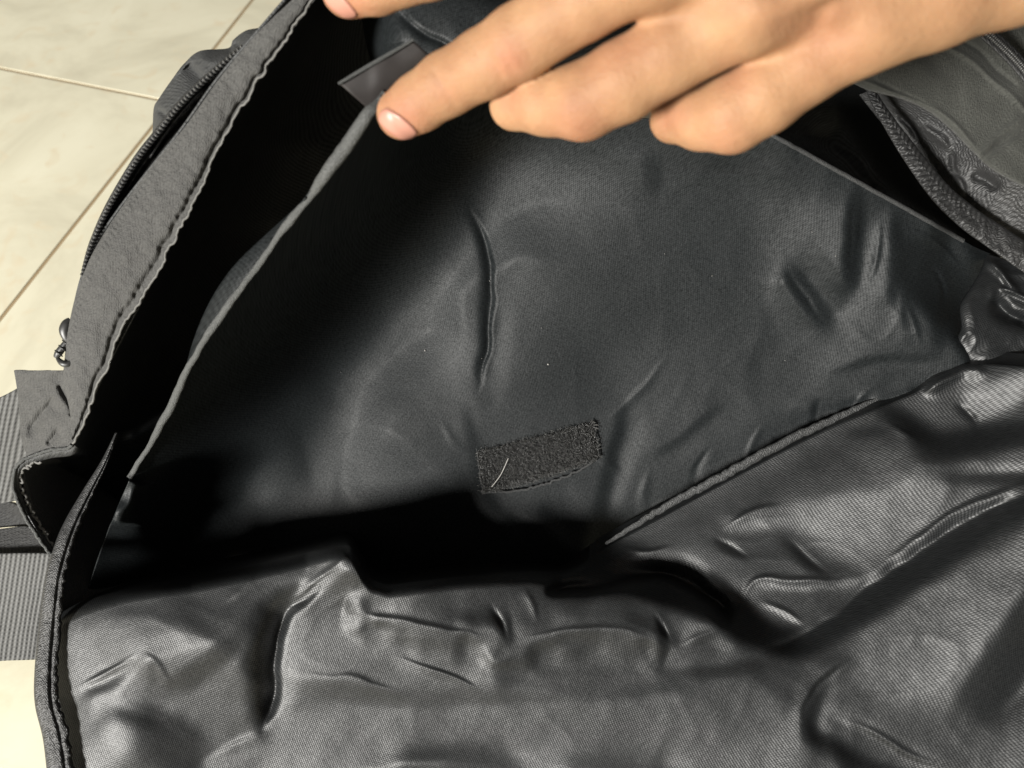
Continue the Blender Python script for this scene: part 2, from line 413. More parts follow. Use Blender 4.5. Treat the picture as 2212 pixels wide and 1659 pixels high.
def tile_mat(seed):
    M = NT('cream_stone_tile')
    tc = M.n('ShaderNodeTexCoord'); mp = M.n('ShaderNodeMapping'); mp.inputs['Location'].default_value = (seed * 3.7, seed * 1.9, 0)
    M.l(tc.outputs['Object'], mp.inputs['Vector'])
    a = M.n('ShaderNodeTexNoise'); a.inputs['Scale'].default_value = 9; a.inputs['Detail'].default_value = 9; a.inputs['Roughness'].default_value = 0.62; a.inputs['Distortion'].default_value = 0.8
    M.l(mp.outputs[0], a.inputs['Vector'])
    r = M.n('ShaderNodeValToRGB'); e = r.color_ramp.elements
    e[0].position = 0.3; e[0].color = (0.60, 0.56, 0.42, 1); e[1].position = 0.72; e[1].color = (0.81, 0.775, 0.605, 1)
    x = e.new(0.5); x.color = (0.735, 0.695, 0.53, 1)
    M.l(a.outputs['Fac'], r.inputs['Fac'])
    b = M.n('ShaderNodeTexNoise'); b.inputs['Scale'].default_value = 34; b.inputs['Detail'].default_value = 5; b.inputs['Distortion'].default_value = 1.5
    M.l(mp.outputs[0], b.inputs['Vector'])
    r2 = M.n('ShaderNodeValToRGB'); f = r2.color_ramp.elements
    f[0].position = 0.55; f[0].color = (0, 0, 0, 1); f[1].position = 0.72; f[1].color = (1, 1, 1, 1)
    M.l(b.outputs['Fac'], r2.inputs['Fac'])
    mx = M.n('ShaderNodeMix', data_type='RGBA'); M.l(M.math('MULTIPLY', r2.outputs['Color'], 0.6), mx.inputs['Factor'])
    M.l(r.outputs['Color'], mx.inputs['A']); mx.inputs['B'].default_value = (0.70, 0.60, 0.42, 1)
    M.l(mx.outputs['Result'], M.b.inputs['Base Color'])
    M.b.inputs['Roughness'].default_value = 0.42; M.b.inputs['Specular IOR Level'].default_value = 0.35
    bp = M.n('ShaderNodeBump'); bp.inputs['Strength'].default_value = 0.12; bp.inputs['Distance'].default_value = 0.002
    M.l(a.outputs['Fac'], bp.inputs['Height']); M.l(bp.outputs[0], M.b.inputs['Normal'])
    return M.m

def build_floor():
    j = floor_pt(368, 220)                                # where the joints meet
    ax = floor_pt(0, 690) - floor_pt(545, 0); ax[2] = 0; ax /= np.linalg.norm(ax)
    bx = np.array([-ax[1], ax[0], 0])
    j = j + ax * (((floor_pt(545, 0) - j) @ bx) * 0) + bx * ((floor_pt(545, 0) - j) @ bx)
    T = 0.60; G = 0.0026
    fl = empty('floor', (0, 0, 0)); tag(fl, kind='structure')
    me = bpy.data.meshes.new('grout')
    s = 3.2; me.from_pydata([(-s, -s, -0.0005), (s, -s, -0.0005), (s, s, -0.0005), (-s, s, -0.0005)], [], [(0, 1, 2, 3)])
    link('grout', me, plain('brown_grout', (0.34, 0.255, 0.15), 0.95, 0.1, 0.2, 60), fl)
    # one tile with rounded edges, shared by all
    h = T / 2 - G / 2; b = 0.0005
    vs = []; fs = []
    for hh, z in ((h, -0.004), (h, -b), (h - b * 0.35, -b * 0.3), (h - b, 0)):
        vs += [(-hh, -hh, z), (hh, -hh, z), (hh, hh, z), (-hh, hh, z)]
    for k in range(3):
        for q in range(4):
            a = k * 4 + q; c = k * 4 + (q + 1) % 4; fs.append((a, c, c + 4, a + 4))
    fs.append((12, 13, 14, 15))
    mats = [tile_mat(i) for i in range(3)]
    ang = math.atan2(ax[1], ax[0]); base = []
    for mt in mats:
        m2 = bpy.data.meshes.new('tile'); m2.from_pydata(vs, [], fs); m2.materials.append(mt); base.append(m2)
    c = 0
    for i in range(-3, 4):
        for k in range(-3, 4):
            # joints run through j; rows along ax
            off = ax * ((i + 0.5) * T) + bx * ((k + 0.5) * T)
            p = j + off
            if np.hypot(p[0], p[1] - 0.4) > 1.9: continue
            o = bpy.data.objects.new('tile', base[c % 3]); COL.objects.link(o); o.parent = fl
            o.location = (p[0], p[1], 0); o.rotation_euler = (0, 0, ang + (c % 4) * math.pi / 2); c += 1
build_floor()

# ------------------------------------------------------------------ the bag
BAG = empty('bag', tuple(np.array(floor_pt(1100, 1000)) * np.array([1, 1, 0])))
tag(BAG, 'black fabric bag lying open on cream floor tiles, its nylon lining and inner divider showing', 'bag')
BAG_INV = BAG.matrix_basis.copy()
_children = []
_link0 = link
def link(name, me, mat=None, parent=None):
    o = _link0(name, me, mat, None)
    if parent is not None:
        o.parent = parent
        if parent is BAG: o.matrix_parent_inverse = Matrix.Translation(-BAG.location)
        elif parent.parent is BAG: o.matrix_parent_inverse = Matrix.Identity(4)
    return o

# --- left rim curves (u, v, d)
RIM_IN = [(705, -70, .262), (690, -20, .265), (640, 45, .27), (600, 110, .275), (555, 180, .28), (520, 235, .284), (470, 320, .29), (440, 400, .294),
          (390, 490, .299), (355, 560, .303), (320, 620, .307), (270, 700, .313), (235, 790, .318), (205, 850, .322), (178, 920, .327), (160, 962, .33)]
RIM_OUT = [(680, -70, .266), (650, -20, .268), (569, 58, .272), (528, 103, .275), (473, 171, .28), (430, 232, .284), (391, 285, .288), (329, 357, .294),
           (257, 456, .301), (219, 514, .304), (190, 568, .308), (163, 640, .313), (147, 713, .318), (140, 770, .322), (137, 826, .326), (150, 880, .33)]

# back lining: the inside of the left wall and everything behind the divider
def build_back():
    A = [(705, -70, .266), (600, 110, .279), (470, 320, .294), (355, 560, .307), (235, 790, .322), (178, 920, .331), (150, 966, .334), (70, 985, .336),
         (38, 1010, .338), (36, 1050, .341), (62, 1110, .345), (112, 1192, .35)]
    B = [(1700, -120, .42), (1500, 120, .44), (1150, 420, .46), (900, 700, .455), (700, 950, .45), (560, 1080, .445), (500, 1130, .44), (430, 1180, .435),
         (390, 1230, .43), (350, 1270, .425), (320, 1300, .42), (290, 1350, .41)]
    n, m = 200, 160
    a = catmull(A, n); b = catmull(B, n); t = np.linspace(0, 1, m)[None]
    u = a[:, 0:1] * (1 - t) + b[:, 0:1] * t; v = a[:, 1:2] * (1 - t) + b[:, 1:2] * t
    s = np.linspace(0, 1, n)[:, None]
    ex = 0.45 + 0.15 * s
    d = a[:, 2:3] + (b[:, 2:3] - a[:, 2:3]) * t ** ex
    h = 9 * vnoise(u, v, 120, 3) + 4 * vnoise(u, v, 50, 4)
    h += fold(u, v, [(870, 40), (940, 90), (1010, 140)], 10, 16, -10)
    h += fold(u, v, [(250, 940), (310, 930), (370, 900), (420, 870)], 18, 30, 16)
    edge = np.clip(t * 8, 0, 1)
    d = d - h * F * d * edge
    tag(cloth('back_lining', u, v, d, LINING, BAG), 'dark back lining behind the divider')
build_back()
def build_pinch():
    A = [(760, -80, .345), (775, -20, .340), (782, 40, .335), (790, 90, .330), (806, 140, .335), (840, 190, .345)]
    B = [(1250, -80, .285), (1220, -20, .285), (1180, 40, .286), (1140, 90, .288), (1100, 140, .292), (1060, 200, .30)]
    n, m = 70, 90
    a = catmull(A, n); b = catmull(B, n); t = np.linspace(0, 1, m)[None]
    u = a[:, 0:1] * (1 - t) + b[:, 0:1] * t; v = a[:, 1:2] * (1 - t) + b[:, 1:2] * t
    d = b[:, 2:3] + (a[:, 2:3] - b[:, 2:3]) * np.exp(-t * 14)
    h = fold(u, v, [(850, 20), (900, 60), (980, 110), (1030, 150)], 8, 12, -8, .15) + fold(u, v, [(800, 130), (840, 110), (880, 100)], 12, 12, -10, .2) + 3 * vnoise(u, v, 60, 151)
    tag(cloth('pinched_lining', u, v, d - h * F * d, DIVIDER, BAG), 'grey pinched lining between the two fingertips')
build_pinch()

# zipper tape along the left rim
def build_tape():
    n, m = 460, 40
    a = resample(RIM_OUT, n); b = resample(RIM_IN, n); t = np.linspace(0, 1, m)[None]
    k = np.arange(n) * 1.0
    wav = 3.5 * vnoise(k, k * 0, 9, 11) + 2.0 * vnoise(k, k * 0, 4, 12)
    b[:, 0] += wav; b[:, 1] += wav * 0.5
    u = a[:, 0:1] * (1 - t) + b[:, 0:1] * t; v = a[:, 1:2] * (1 - t) + b[:, 1:2] * t
    d = a[:, 2:3] * (1 - t) + b[:, 2:3] * t
    h = 10 * np.sin(np.pi * t) ** 0.8 * np.ones_like(u)
    h += -9 * np.exp(-((t - 0.90) / 0.045) ** 2)
    h += 2.2 * vnoise(u, v, 34, 21) + 1.2 * vnoise(u, v, 14, 22) + 3 * vnoise(u, v, 90, 23)
    h += 1.0 * np.exp(-((t - 0.10) / 0.04) ** 2) * (1 + np.sin(k[:, None] * 1.3))
    d = d - h * F * d
    tag(cloth('zipper_tape', u, v, d, TAPE, BAG, 0.0009), 'grey twill tape folded along the left rim')
    q = np.c_[b[:, 0], b[:, 1], b[:, 2] - 0.0012]
    tube('overlocked_edge', q[::2], 2.6, THREAD, BAG, n=500, k=6, wob=1.3, seed=5)
build_tape()

# gathered end of the tape and the loop of the rim below it
def build_corner():
    A = [(30, 800, .333), (38, 850, .336), (42, 900, .338), (46, 950, .340), (62, 992, .340)]
    B = [(142, 800, .325), (152, 850, .326), (166, 890, .327), (178, 918, .328), (156, 968, .333)]
    u, v, d, a, b = ruled(A, B, 120, 90)
    t = np.linspace(0, 1, 90)[None]
    h = 6 * np.sin(np.pi * t) + fold(u, v, [(60, 940), (90, 900), (125, 860)], 12, 14, -16) + fold(u, v, [(100, 960), (120, 940), (135, 925)], 9, 9, -9)
    h += fold(u, v, [(128, 830), (140, 855), (160, 885), (158, 905)], 4, 9, -12, 0.1) + fold(u, v, [(40, 808), (90, 804), (140, 800)], 5, 14, 6)
    h += 2.5 * vnoise(u, v, 22, 31) + fold(u, v, [(145, 940), (165, 925)], 6, 6, 5)
    d = d - h * F * d
    tag(cloth('tape_end', u, v, d, TAPE, BAG, 0.0009), 'gathered end of the tape at the left corner')
    loop = [(160, 962, .331), (150, 972, .333), (110, 977, .335), (78, 987, .337), (50, 1000, .338), (36, 1020, .339), (34, 1050, .341), (45, 1085, .343), (65, 1125, .346), (88, 1160, .348), (112, 1193, .35)]
    L = resample(loop, 240)
    # a narrow band of shell cloth under the overlocked loop
    nrm = np.gradient(L[:, :2], axis=0); nrm /= np.linalg.norm(nrm, axis=1)[:, None]
    side = np.stack([-nrm[:, 1], nrm[:, 0]], 1)
    c = np.array([190, 1080.]); sg = np.sign(((c - L[:, :2]) * side).sum(1, keepdims=True)); side = side * sg
    t = np.linspace(-0.35, 1, 10)[None]
    u = L[:, 0:1] + side[:, 0:1] * 13 * t; v = L[:, 1:2] + side[:, 1:2] * 13 * t; d = L[:, 2:3] + 0.004 * t ** 2
    cloth('rim_band', u, v, d, SHELL, BAG, 0.0006)
    tube('overlocked_edge', np.c_[L[:, :2] - side * 5, L[:, 2] - .0005], 4.0, HEM, BAG, n=260, k=6, wob=1.2, seed=15)
    tube('overlocked_edge', np.c_[L[60:, :2] + side[60:] * 12, L[60:, 2] + .002], 3.0, THREAD, BAG, n=160, k=6, wob=6.0, seed=17)
build_corner()

# zipper teeth beside the rim
def ellipsoid(c, ax, rings=5, seg=8):
    vs = []
    for i in range(rings + 1):
        th = math.pi * i / rings
        for j in range(seg):
            ph = 2 * math.pi * j / seg
            vs.append(c + ax[0] * math.sin(th) * math.cos(ph) + ax[1] * math.sin(th) * math.sin(ph) + ax[2] * math.cos(th))
    return np.array(vs), grid_quads(rings + 1, seg, True)

ZIP = [(532, 97, .283), (480, 141, .286), (422, 195, .290), (380, 240, .294), (343, 288, .297), (298, 346, .302), (240, 442, .308), (206, 514, .312), (190, 558, .315), (176, 610, .318)]
def build_zip():
    q = resample(ZIP, 260)
    p = cs(q[:, 0], q[:, 1], q[:, 2])
    L = np.r_[0, np.cumsum(np.linalg.norm(np.diff(p, axis=0), axis=1))]
    step = 0.00175; ts = np.arange(step, L[-1] - step, step)
    V = []; Q = []; k = 0
    for t in ts:
        c = np.array([np.interp(t, L, p[:, j]) for j in range(3)]); c2 = np.array([np.interp(t + 1e-3, L, p[:, j]) for j in range(3)])
        T = c2 - c; T /= np.linalg.norm(T); S = np.cross(T, [0, 0, 1.0]); S /= np.linalg.norm(S); N = np.cross(S, T)
        for off, sx in ((-0.1, 0.85),):
            vs, qs = ellipsoid(c + S * 0.0009 * off + np.array([0, 0, .0006]), (T * 0.00066, S * 0.00125 * sx, N * 0.0012))
            V.append(vs); Q.append(qs + k); k += len(vs)
    me = mesh_np('zipper_teeth', to_world(np.concatenate(V)), np.concatenate(Q))
    tag(link('zipper_teeth', me, TEETH, BAG), 'row of small black nylon teeth along the left rim', kind='stuff')
    # woven backing under the teeth
    a = q.copy(); T = np.gradient(q[:, :2], axis=0); T /= np.linalg.norm(T, axis=1)[:, None]; S = np.stack([-T[:, 1], T[:, 0]], 1)
    t = np.linspace(-1.3, 0.5, 8)[None]
    w = 9 * np.sin(np.linspace(0, np.pi, 260)) ** .3
    u = q[:, 0:1] - S[:, 0:1] * w[:, None] * t; v = q[:, 1:2] - S[:, 1:2] * w[:, None] * t; d = q[:, 2:3] + 0.0012 + 0.0015 * (t + .4) ** 2
    cloth('zipper_backing', u, v, d, BIND, BAG, 0.0006)
build_zip()
def build_gap():
    A = [(535, 96, .284), (475, 146, .287), (420, 200, .291), (378, 245, .295), (342, 292, .298), (298, 350, .303), (240, 446, .309), (206, 518, .313), (188, 566, .316)]
    B = [(545, 100, .282), (500, 150, .285), (450, 215, .288), (410, 265, .291), (365, 315, .294), (318, 375, .299), (262, 455, .305), (224, 512, .309), (192, 566, .313)]
    n, m = 120, 16
    a = catmull(A, n); b = catmull(B, n); t = np.linspace(0, 1, m)[None]
    u = a[:, 0:1] * (1 - t) + b[:, 0:1] * t; v = a[:, 1:2] * (1 - t) + b[:, 1:2] * t; d = a[:, 2:3] * (1 - t) + b[:, 2:3] * t
    d = d + 0.0014 + 0.012 * np.sin(np.pi * t) ** .6
    cloth('zipper_backing', u, v, d, BIND, BAG, 0.0006)  # dark sheet added to stand in for the shaded gap beside the teeth
build_gap()

# slider and its cord pull
def build_slider():
    def blob(name, pts, rad, mat, parent, flat=1.0, k=10, n=40):
        q = np.c_[np.array(pts, float), rad]; return tube(name, q[:, :3], list(q[:, 3]), mat, parent, n=n, k=k, flat=flat)
    s = blob('zipper_slider', [(152, 690, .3195), (143, 699, .319), (138, 713, .319), (142, 728, .3195), (150, 738, .320)], [6, 10, 11, 9, 5], METAL, BAG, 0.5)
    c = blob('pull_cord', [(148, 732, .3205), (137, 748, .321), (127, 762, .3215), (121, 772, .322)], [5, 7.5, 8.5, 6], METAL, s, 0.8)
    for i in range(3):
        f = i / 2; x, y = 143 - 16 * f, 742 + 22 * f
        blob('cord_ring', [(x - 8, y - 7, .3208), (x, y, .3196), (x + 8, y + 6, .3208)], [1.6, 2.0, 1.6], METAL, s, 1.0, 6, 12)
    blob('cord_end', [(124, 774, .3218), (134, 784, .321), (146, 786, .321), (154, 780, .321)], [4, 7, 7, 4], METAL, s, 0.8)
build_slider()

# ruffled outer cloth behind the zipper
def build_ruffle():
    A = [(600, 40, .292), (566, 58, .296), (531, 66, .298), (504, 86, .302), (492, 104, .304), (432, 110, .306), (398, 137, .31), (374, 168, .312), (343, 213, .316), (332, 235, .32), (329, 290, .322), (322, 330, .324)]
    B = [(600, 40, .286), (570, 70, .288), (548, 92, .289), (530, 108, .29), (505, 130, .292), (470, 160, .294), (440, 190, .296), (415, 215, .298), (385, 250, .3), (365, 275, .302), (340, 310, .304), (322, 340, .306)]
    n, m = 160, 50
    a = catmull(A, n); b = catmull(B, n); t = np.linspace(0, 1, m)[None]
    u = a[:, 0:1] * (1 - t) + b[:, 0:1] * t; v = a[:, 1:2] * (1 - t) + b[:, 1:2] * t; d = a[:, 2:3] * (1 - t) + b[:, 2:3] * t
    h = fold(u, v, [(402, 135), (430, 165), (460, 185)], 10, 30, -22, 0.1) + fold(u, v, [(420, 115), (460, 130), (500, 120)], 16, 16, 8) + fold(u, v, [(500, 90), (520, 110), (530, 120)], 12, 12, -12)
    h += fold(u, v, [(335, 235), (360, 255), (375, 270)], 8, 10, -14) + 4 * np.sin(np.pi * t) + 1.5 * vnoise(u, v, 25, 41)
    d = d - h * F * d
    tag(cloth('outer_ruffle', u, v, d, SHELL, BAG, 0.0008), 'ruffled outer cloth behind the zipper')
build_ruffle()

# outer wall of the bag, from the rim down to the floor
def floor_depth(v): return CAM_H / (math.cos(TILT) - (829.5 - v) * F * math.sin(TILT))
def build_shell():
    A = [(680, -70, .272), (569, 58, .278), (473, 171, .287), (391, 285, .295), (257, 456, .309), (190, 568, .316), (155, 713, .326), (150, 850, .335), (80, 985, .341), (48, 1015, .342), (75, 1120, .349), (112, 1200, .353), (100, 1350, .354), (95, 1480, .352), (118, 1600, .346), (140, 1760, .34)]
    B = []
    for (u, v, d) in A:
        vv = v * 0.8 + 200; B.append((u * 0.72 + 330, vv, floor_depth(vv) - 0.012))
    n, m = 160, 40
    a = catmull(A, n); b = catmull(B, n); t = np.linspace(0, 1, m)[None]
    u = a[:, 0:1] * (1 - t) + b[:, 0:1] * t; v = a[:, 1:2] * (1 - t) + b[:, 1:2] * t
    d = a[:, 2:3] + (b[:, 2:3] - a[:, 2:3]) * t
    h = 6 * vnoise(u, v, 70, 51) * np.clip(t * 6, 0, 1)
    cloth('outer_wall', u, v, d - h * F * d, SHELL, BAG, 0.001)
build_shell()

# webbing straps at the left
def strap(name, A, B, mat, label, wave=4, seed=1):
    u, v, d, a, b = ruled(A, B, 60, 60)
    h = wave * vnoise(u, v, 60, seed)
    tag(cloth(name, u, v, d - h * F * d, mat, BAG, 0.0018), label)
strap('webbing_strap', [(-90, 1200, .376), (0, 1196, .368), (60, 1195, .361), (118, 1196, .356)], [(-90, 1436, .372), (0, 1428, .366), (50, 1426, .361), (105, 1424, .358)], WEB, 'wide grey webbing strap at the left binding', 3, 61)
strap('webbing_strap', [(-80, 885, .40), (0, 858, .385), (60, 826, .37), (90, 815, .36)], [(-80, 1105, .40), (0, 1088, .385), (40, 1078, .372), (70, 1060, .365)], WEB, 'blurred grey strap behind the tape end', 4, 62)
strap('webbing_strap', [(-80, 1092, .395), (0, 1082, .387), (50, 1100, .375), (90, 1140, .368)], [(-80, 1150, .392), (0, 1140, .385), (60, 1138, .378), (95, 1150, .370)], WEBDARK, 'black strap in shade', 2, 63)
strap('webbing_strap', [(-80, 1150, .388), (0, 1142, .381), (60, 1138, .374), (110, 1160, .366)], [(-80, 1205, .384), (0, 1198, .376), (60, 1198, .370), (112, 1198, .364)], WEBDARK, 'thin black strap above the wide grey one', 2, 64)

# ------------------------------------------------------------------ front lining
SIL = [(100, 1335), (165, 1338), (215, 1318), (260, 1298), (330, 1272), (400, 1253), (470, 1238), (550, 1222), (620, 1205), (680, 1189), (725, 1180), (752, 1178), (766, 1190), (776, 1222), (800, 1252), (840, 1264),
       (895, 1256), (981, 1246), (1070, 1238), (1152, 1233), (1204, 1236), (1250, 1225), (1290, 1195), (1340, 1165), (1450, 1106), (1570, 1040), (1690, 975), (1800, 920), (1900, 880), (1980, 848), (2020, 812), (2080, 786), (2150, 788), (2300, 800)]
FBASE = [(100, 1335, .352), (120, 1500, .347), (140, 1690, .340), (300, 1400, .334), (400, 1550, .330), (300, 1690, .328), (550, 1240, .345), (600, 1450, .322), (600, 1690, .322), (752, 1180, .338), (850, 1290, .331),
         (1000, 1300, .3285), (1000, 1390, .325), (1000, 1560, .320), (1000, 1700, .323), (1300, 1285, .3325), (1300, 1360, .328), (1300, 1560, .316), (1300, 1700, .318),
         (1290, 1195, .378), (1450, 1106, .371), (1690, 975, .360), (1900, 880, .348), (2020, 812, .340), (2200, 790, .330), (1500, 1190, .362), (1650, 1120, .348), (1750, 1200, .336), (1650, 1300, .332),
         (1850, 1100, .334), (2000, 1000, .328), (2212, 900, .322), (2212, 1100, .318), (2000, 1300, .312), (1900, 1450, .310), (2100, 1450, .304), (2212, 1600, .305), (1700, 1600, .314), (1900, 1690, .312), (2300, 1300, .306), (1600, 1450, .326)]
def front_relief():
    r = Relief(20, 2360, 700, 1800, 78, seed=301); A = r.area; B = r.line
    A([(620, 1530), (1000, 1545), (1640, 1500), (1720, 1560), (1720, 1800), (480, 1800)], 100, 30); A([(600, 1330), (1000, 1420), (1500, 1420), (1480, 1440), (1000, 1480), (620, 1480)], 95, 20)
    A([(120, 1300), (260, 1370), (520, 1390), (520, 1460), (330, 1500), (150, 1480)], 84, 24)
    # ---- left end
    A([(165, 1345), (400, 1255), (680, 1190), (755, 1182), (690, 1245), (600, 1310), (520, 1370), (400, 1390), (250, 1370)], 58)
    B([(272, 1318), (285, 1365)], 26, 42); B([(350, 1290), (420, 1320)], 22, 48)
    A([(130, 1290), (160, 1330), (190, 1345), (160, 1400), (135, 1420)], 98, 8)
    B([(190, 1352), (300, 1352), (420, 1372)], 20, 95); B([(240, 1400), (330, 1382), (430, 1395), (490, 1425)], 18, 96)
    B([(300, 1535), (400, 1470), (500, 1390), (535, 1345)], 20, 40)
    B([(160, 1492), (230, 1455), (300, 1410)], 8, 118, 6); B([(175, 1506), (230, 1480), (278, 1446)], 8, 24, 6)
    A([(270, 1455), (312, 1428), (318, 1480), (240, 1520)], 98, 10); B([(318, 1425), (330, 1460), (328, 1490)], 6, 48, 6)
    A([(330, 1480), (420, 1500), (380, 1530), (300, 1510)], 90)
    A([(225, 1532), (300, 1525), (420, 1560), (490, 1600), (450, 1700), (215, 1700)], 40, 22); B([(235, 1545), (330, 1560)], 12, 26)
    B([(165, 1520), (180, 1580), (172, 1680)], 20, 88); B([(215, 1500), (202, 1560)], 10, 100)
    B([(440, 1600), (520, 1560), (545, 1500)], 22, 72); B([(430, 1670), (520, 1620), (600, 1585)], 20, 98)
    A([(640, 1265), (600, 1310), (604, 1420), (600, 1500), (565, 1590), (545, 1500), (532, 1430), (560, 1340)], 8, 12)
    B([(625, 1340), (628, 1440), (606, 1560)], 18, 108, 10)
    A([(625, 1335), (760, 1330), (900, 1360), (1040, 1402), (820, 1432), (640, 1455)], 94)
    B([(640, 1475), (800, 1502), (960, 1532)], 22, 60); B([(600, 1572), (760, 1548), (900, 1548)], 20, 100)
    A([(880, 1612), (960, 1592), (1080, 1602), (1150, 1680), (840, 1680)], 52, 22); B([(620, 1640), (760, 1620), (840, 1650)], 26, 92)
    B([(722, 1204), (680, 1244), (640, 1276)], 7, 122, 6); B([(738, 1222), (700, 1250), (668, 1285)], 7, 30, 6)
    B([(778, 1196), (748, 1240), (727, 1285)], 12, 50, 8); A([(772, 1200), (860, 1225), (880, 1250), (760, 1272)], 30, 10)
    # ---- middle
    B([(740, 1304), (900, 1300), (1080, 1305), (1260, 1300), (1400, 1312), (1500, 1335)], 34, 68, 14, .08)
    B([(1050, 1312), (1078, 1350), (1098, 1388)], 9, 28); B([(1125, 1255), (1160, 1290), (1180, 1340)], 14, 70); B([(1330, 1290), (1390, 1330)], 18, 66); B([(1420, 1330), (1450, 1385)], 9, 36)
    B([(735, 1318), (900, 1346), (1040, 1380), (1100, 1401)], 11, 124, 8, .08); B([(1100, 1400), (1160, 1376), (1260, 1364), (1350, 1364), (1420, 1394), (1458, 1408)], 17, 124, 9, .08)
    A([(1000, 1412), (1100, 1420), (1300, 1400), (1480, 1420), (1480, 1436), (1250, 1436), (1080, 1436)], 86, 8)
    B([(840, 1420), (920, 1440), (1000, 1472), (1068, 1502)], 7, 112, 6); A([(1058, 1445), (1110, 1440), (1150, 1465), (1080, 1495)], 52, 8)
    B([(1110, 1447), (1300, 1450), (1520, 1447)], 9, 60, 8)
    A([(900, 1482), (1080, 1500), (1300, 1470), (1500, 1457), (1620, 1440), (1500, 1512), (1300, 1522), (1100, 1517), (950, 1537)], 60, 10)
    B([(860, 1562), (1100, 1548), (1300, 1546), (1560, 1520)], 26, 108, 18); A([(1220, 1640), (1300, 1612), (1420, 1622), (1460, 1690), (1230, 1690)], 58, 20)
    B([(1130, 1610), (1180, 1660)], 24, 92); B([(1480, 1600), (1560, 1650)], 34, 92)
    # ---- right: above the diagonal valley
    A([(1330, 1180), (1460, 1112), (1700, 987), (1900, 892), (1960, 930), (1800, 1020), (1640, 1090), (1560, 1150), (1480, 1210)], 62, 12)
    B([(1470, 1195), (1530, 1230)], 12, 84)
    r.keep([(1230, 1275), (1300, 1240), (1450, 1205), (1530, 1240), (1580, 1295), (1598, 1352), (1560, 1350), (1510, 1315), (1440, 1285), (1340, 1280)], 12)
    B([(1548, 1225), (1584, 1270), (1596, 1330)], 9, 60, 6)
    A([(1560, 1150), (1620, 1105), (1750, 1080), (1950, 1030), (2050, 1042), (2010, 1120), (1900, 1200), (1872, 1235), (1800, 1182), (1700, 1132), (1640, 1142)], 104, 12)
    A([(1500, 1180), (1620, 1152), (1700, 1152), (1720, 1240), (1620, 1245), (1580, 1260)], 66, 10)
    B([(1540, 1160), (1590, 1190), (1622, 1206)], 8, 36, 6); B([(1688, 1164), (1740, 1205), (1795, 1243)], 14, 30, 10); B([(1770, 1164), (1862, 1232)], 12, 88, 8)
    B([(1602, 1335), (1612, 1282), (1650, 1254), (1730, 1260), (1865, 1256)], 11, 112, 8, .1)
    A([(1622, 1292), (1720, 1274), (1850, 1268), (1800, 1312), (1740, 1362), (1640, 1342)], 68, 8); B([(1640, 1300), (1700, 1326), (1742, 1356)], 7, 98, 6)
    B([(1600, 1366), (1645, 1350)], 8, 30, 6); B([(1470, 1386), (1500, 1356), (1565, 1354)], 10, 112, 7); B([(1490, 1402), (1522, 1377)], 7, 42, 6); B([(1540, 1388), (1585, 1398)], 9, 104, 7)
    B([(1690, 1412), (1750, 1382), (1870, 1300), (2000, 1215), (2130, 1125), (2290, 1040)], 34, 8, 14, .12); B([(1480, 1450), (1560, 1448), (1650, 1425)], 14, 26, 10)
    A([(1750, 1442), (1860, 1352), (2000, 1296), (2140, 1190), (2230, 1130), (2230, 1260), (2150, 1370), (2080, 1470), (1950, 1502), (1850, 1490), (1790, 1522)], 92, 26)
    B([(1852, 1424), (1792, 1464), (1756, 1510), (1743, 1560), (1746, 1610)], 13, 18, 7); B([(1800, 1430), (1745, 1480), (1716, 1540), (1716, 1610)], 12, 106, 9); B([(1800, 1500), (1772, 1560), (1800, 1592)], 10, 100, 8)
    A([(1810, 1512), (1900, 1502), (2020, 1532), (2060, 1580), (2000, 1622), (1880, 1562)], 68, 12); B([(1800, 1546), (1880, 1576), (1960, 1626), (2040, 1656)], 11, 104, 8)
    A([(1784, 1590), (1850, 1622), (1980, 1675), (1980, 1720), (1840, 1720)], 14, 9)
    B([(2300, 1240), (2220, 1360), (2150, 1470), (2080, 1560)], 52, 24, 30, .2)
    B([(1560, 1480), (1620, 1600)], 60, 88, 40)
    # ---- right: wrinkles by the corner
    B([(1975, 978), (2060, 962), (2160, 940), (2300, 920)], 34, 8, 9, .1); B([(2290, 1030), (2140, 1032), (2046, 1038)], 9, 24, 6)
    B([(2290, 1010), (2150, 1008), (2040, 1016)], 6, 100, 5); A([(2070, 852), (2120, 832), (2230, 796), (2230, 850), (2120, 905), (2085, 902)], 112, 12); B([(2060, 870), (2100, 902)], 7, 44, 6)
    B([(2008, 828), (2060, 801), (2110, 790), (2142, 797)], 6, 4, 5); B([(1880, 960), (1920, 1060)], 30, 86); B([(1890, 890), (1980, 905)], 8, 30, 6); B([(1830, 936), (1920, 928)], 7, 30, 6); B([(2000, 850), (2050, 860)], 22, 76)
    r.keep([(p[0], p[1] + 4) for p in SIL if p[0] < 1260] + [(1290, 1190), (1290, 700), (0, 700), (0, 1335)], 12); r.keep([(-50, 1300), (112, 1300), (140, 1850), (-50, 1850)], 16); r.keep([(1290, 600), (1290, 1170), (1690, 950), (1980, 825), (2080, 760), (2400, 760), (2400, 600)], 12)
    return r.solve(tps(FBASE, 1e-4), lift=1.18, iters=220, bend=26.0, quiet=0.55).soften(249, 1596, 60).soften(210, 1650, 50)
FREL = front_relief(); print('relief', FREL.err, FREL.H.min(), FREL.H.max())
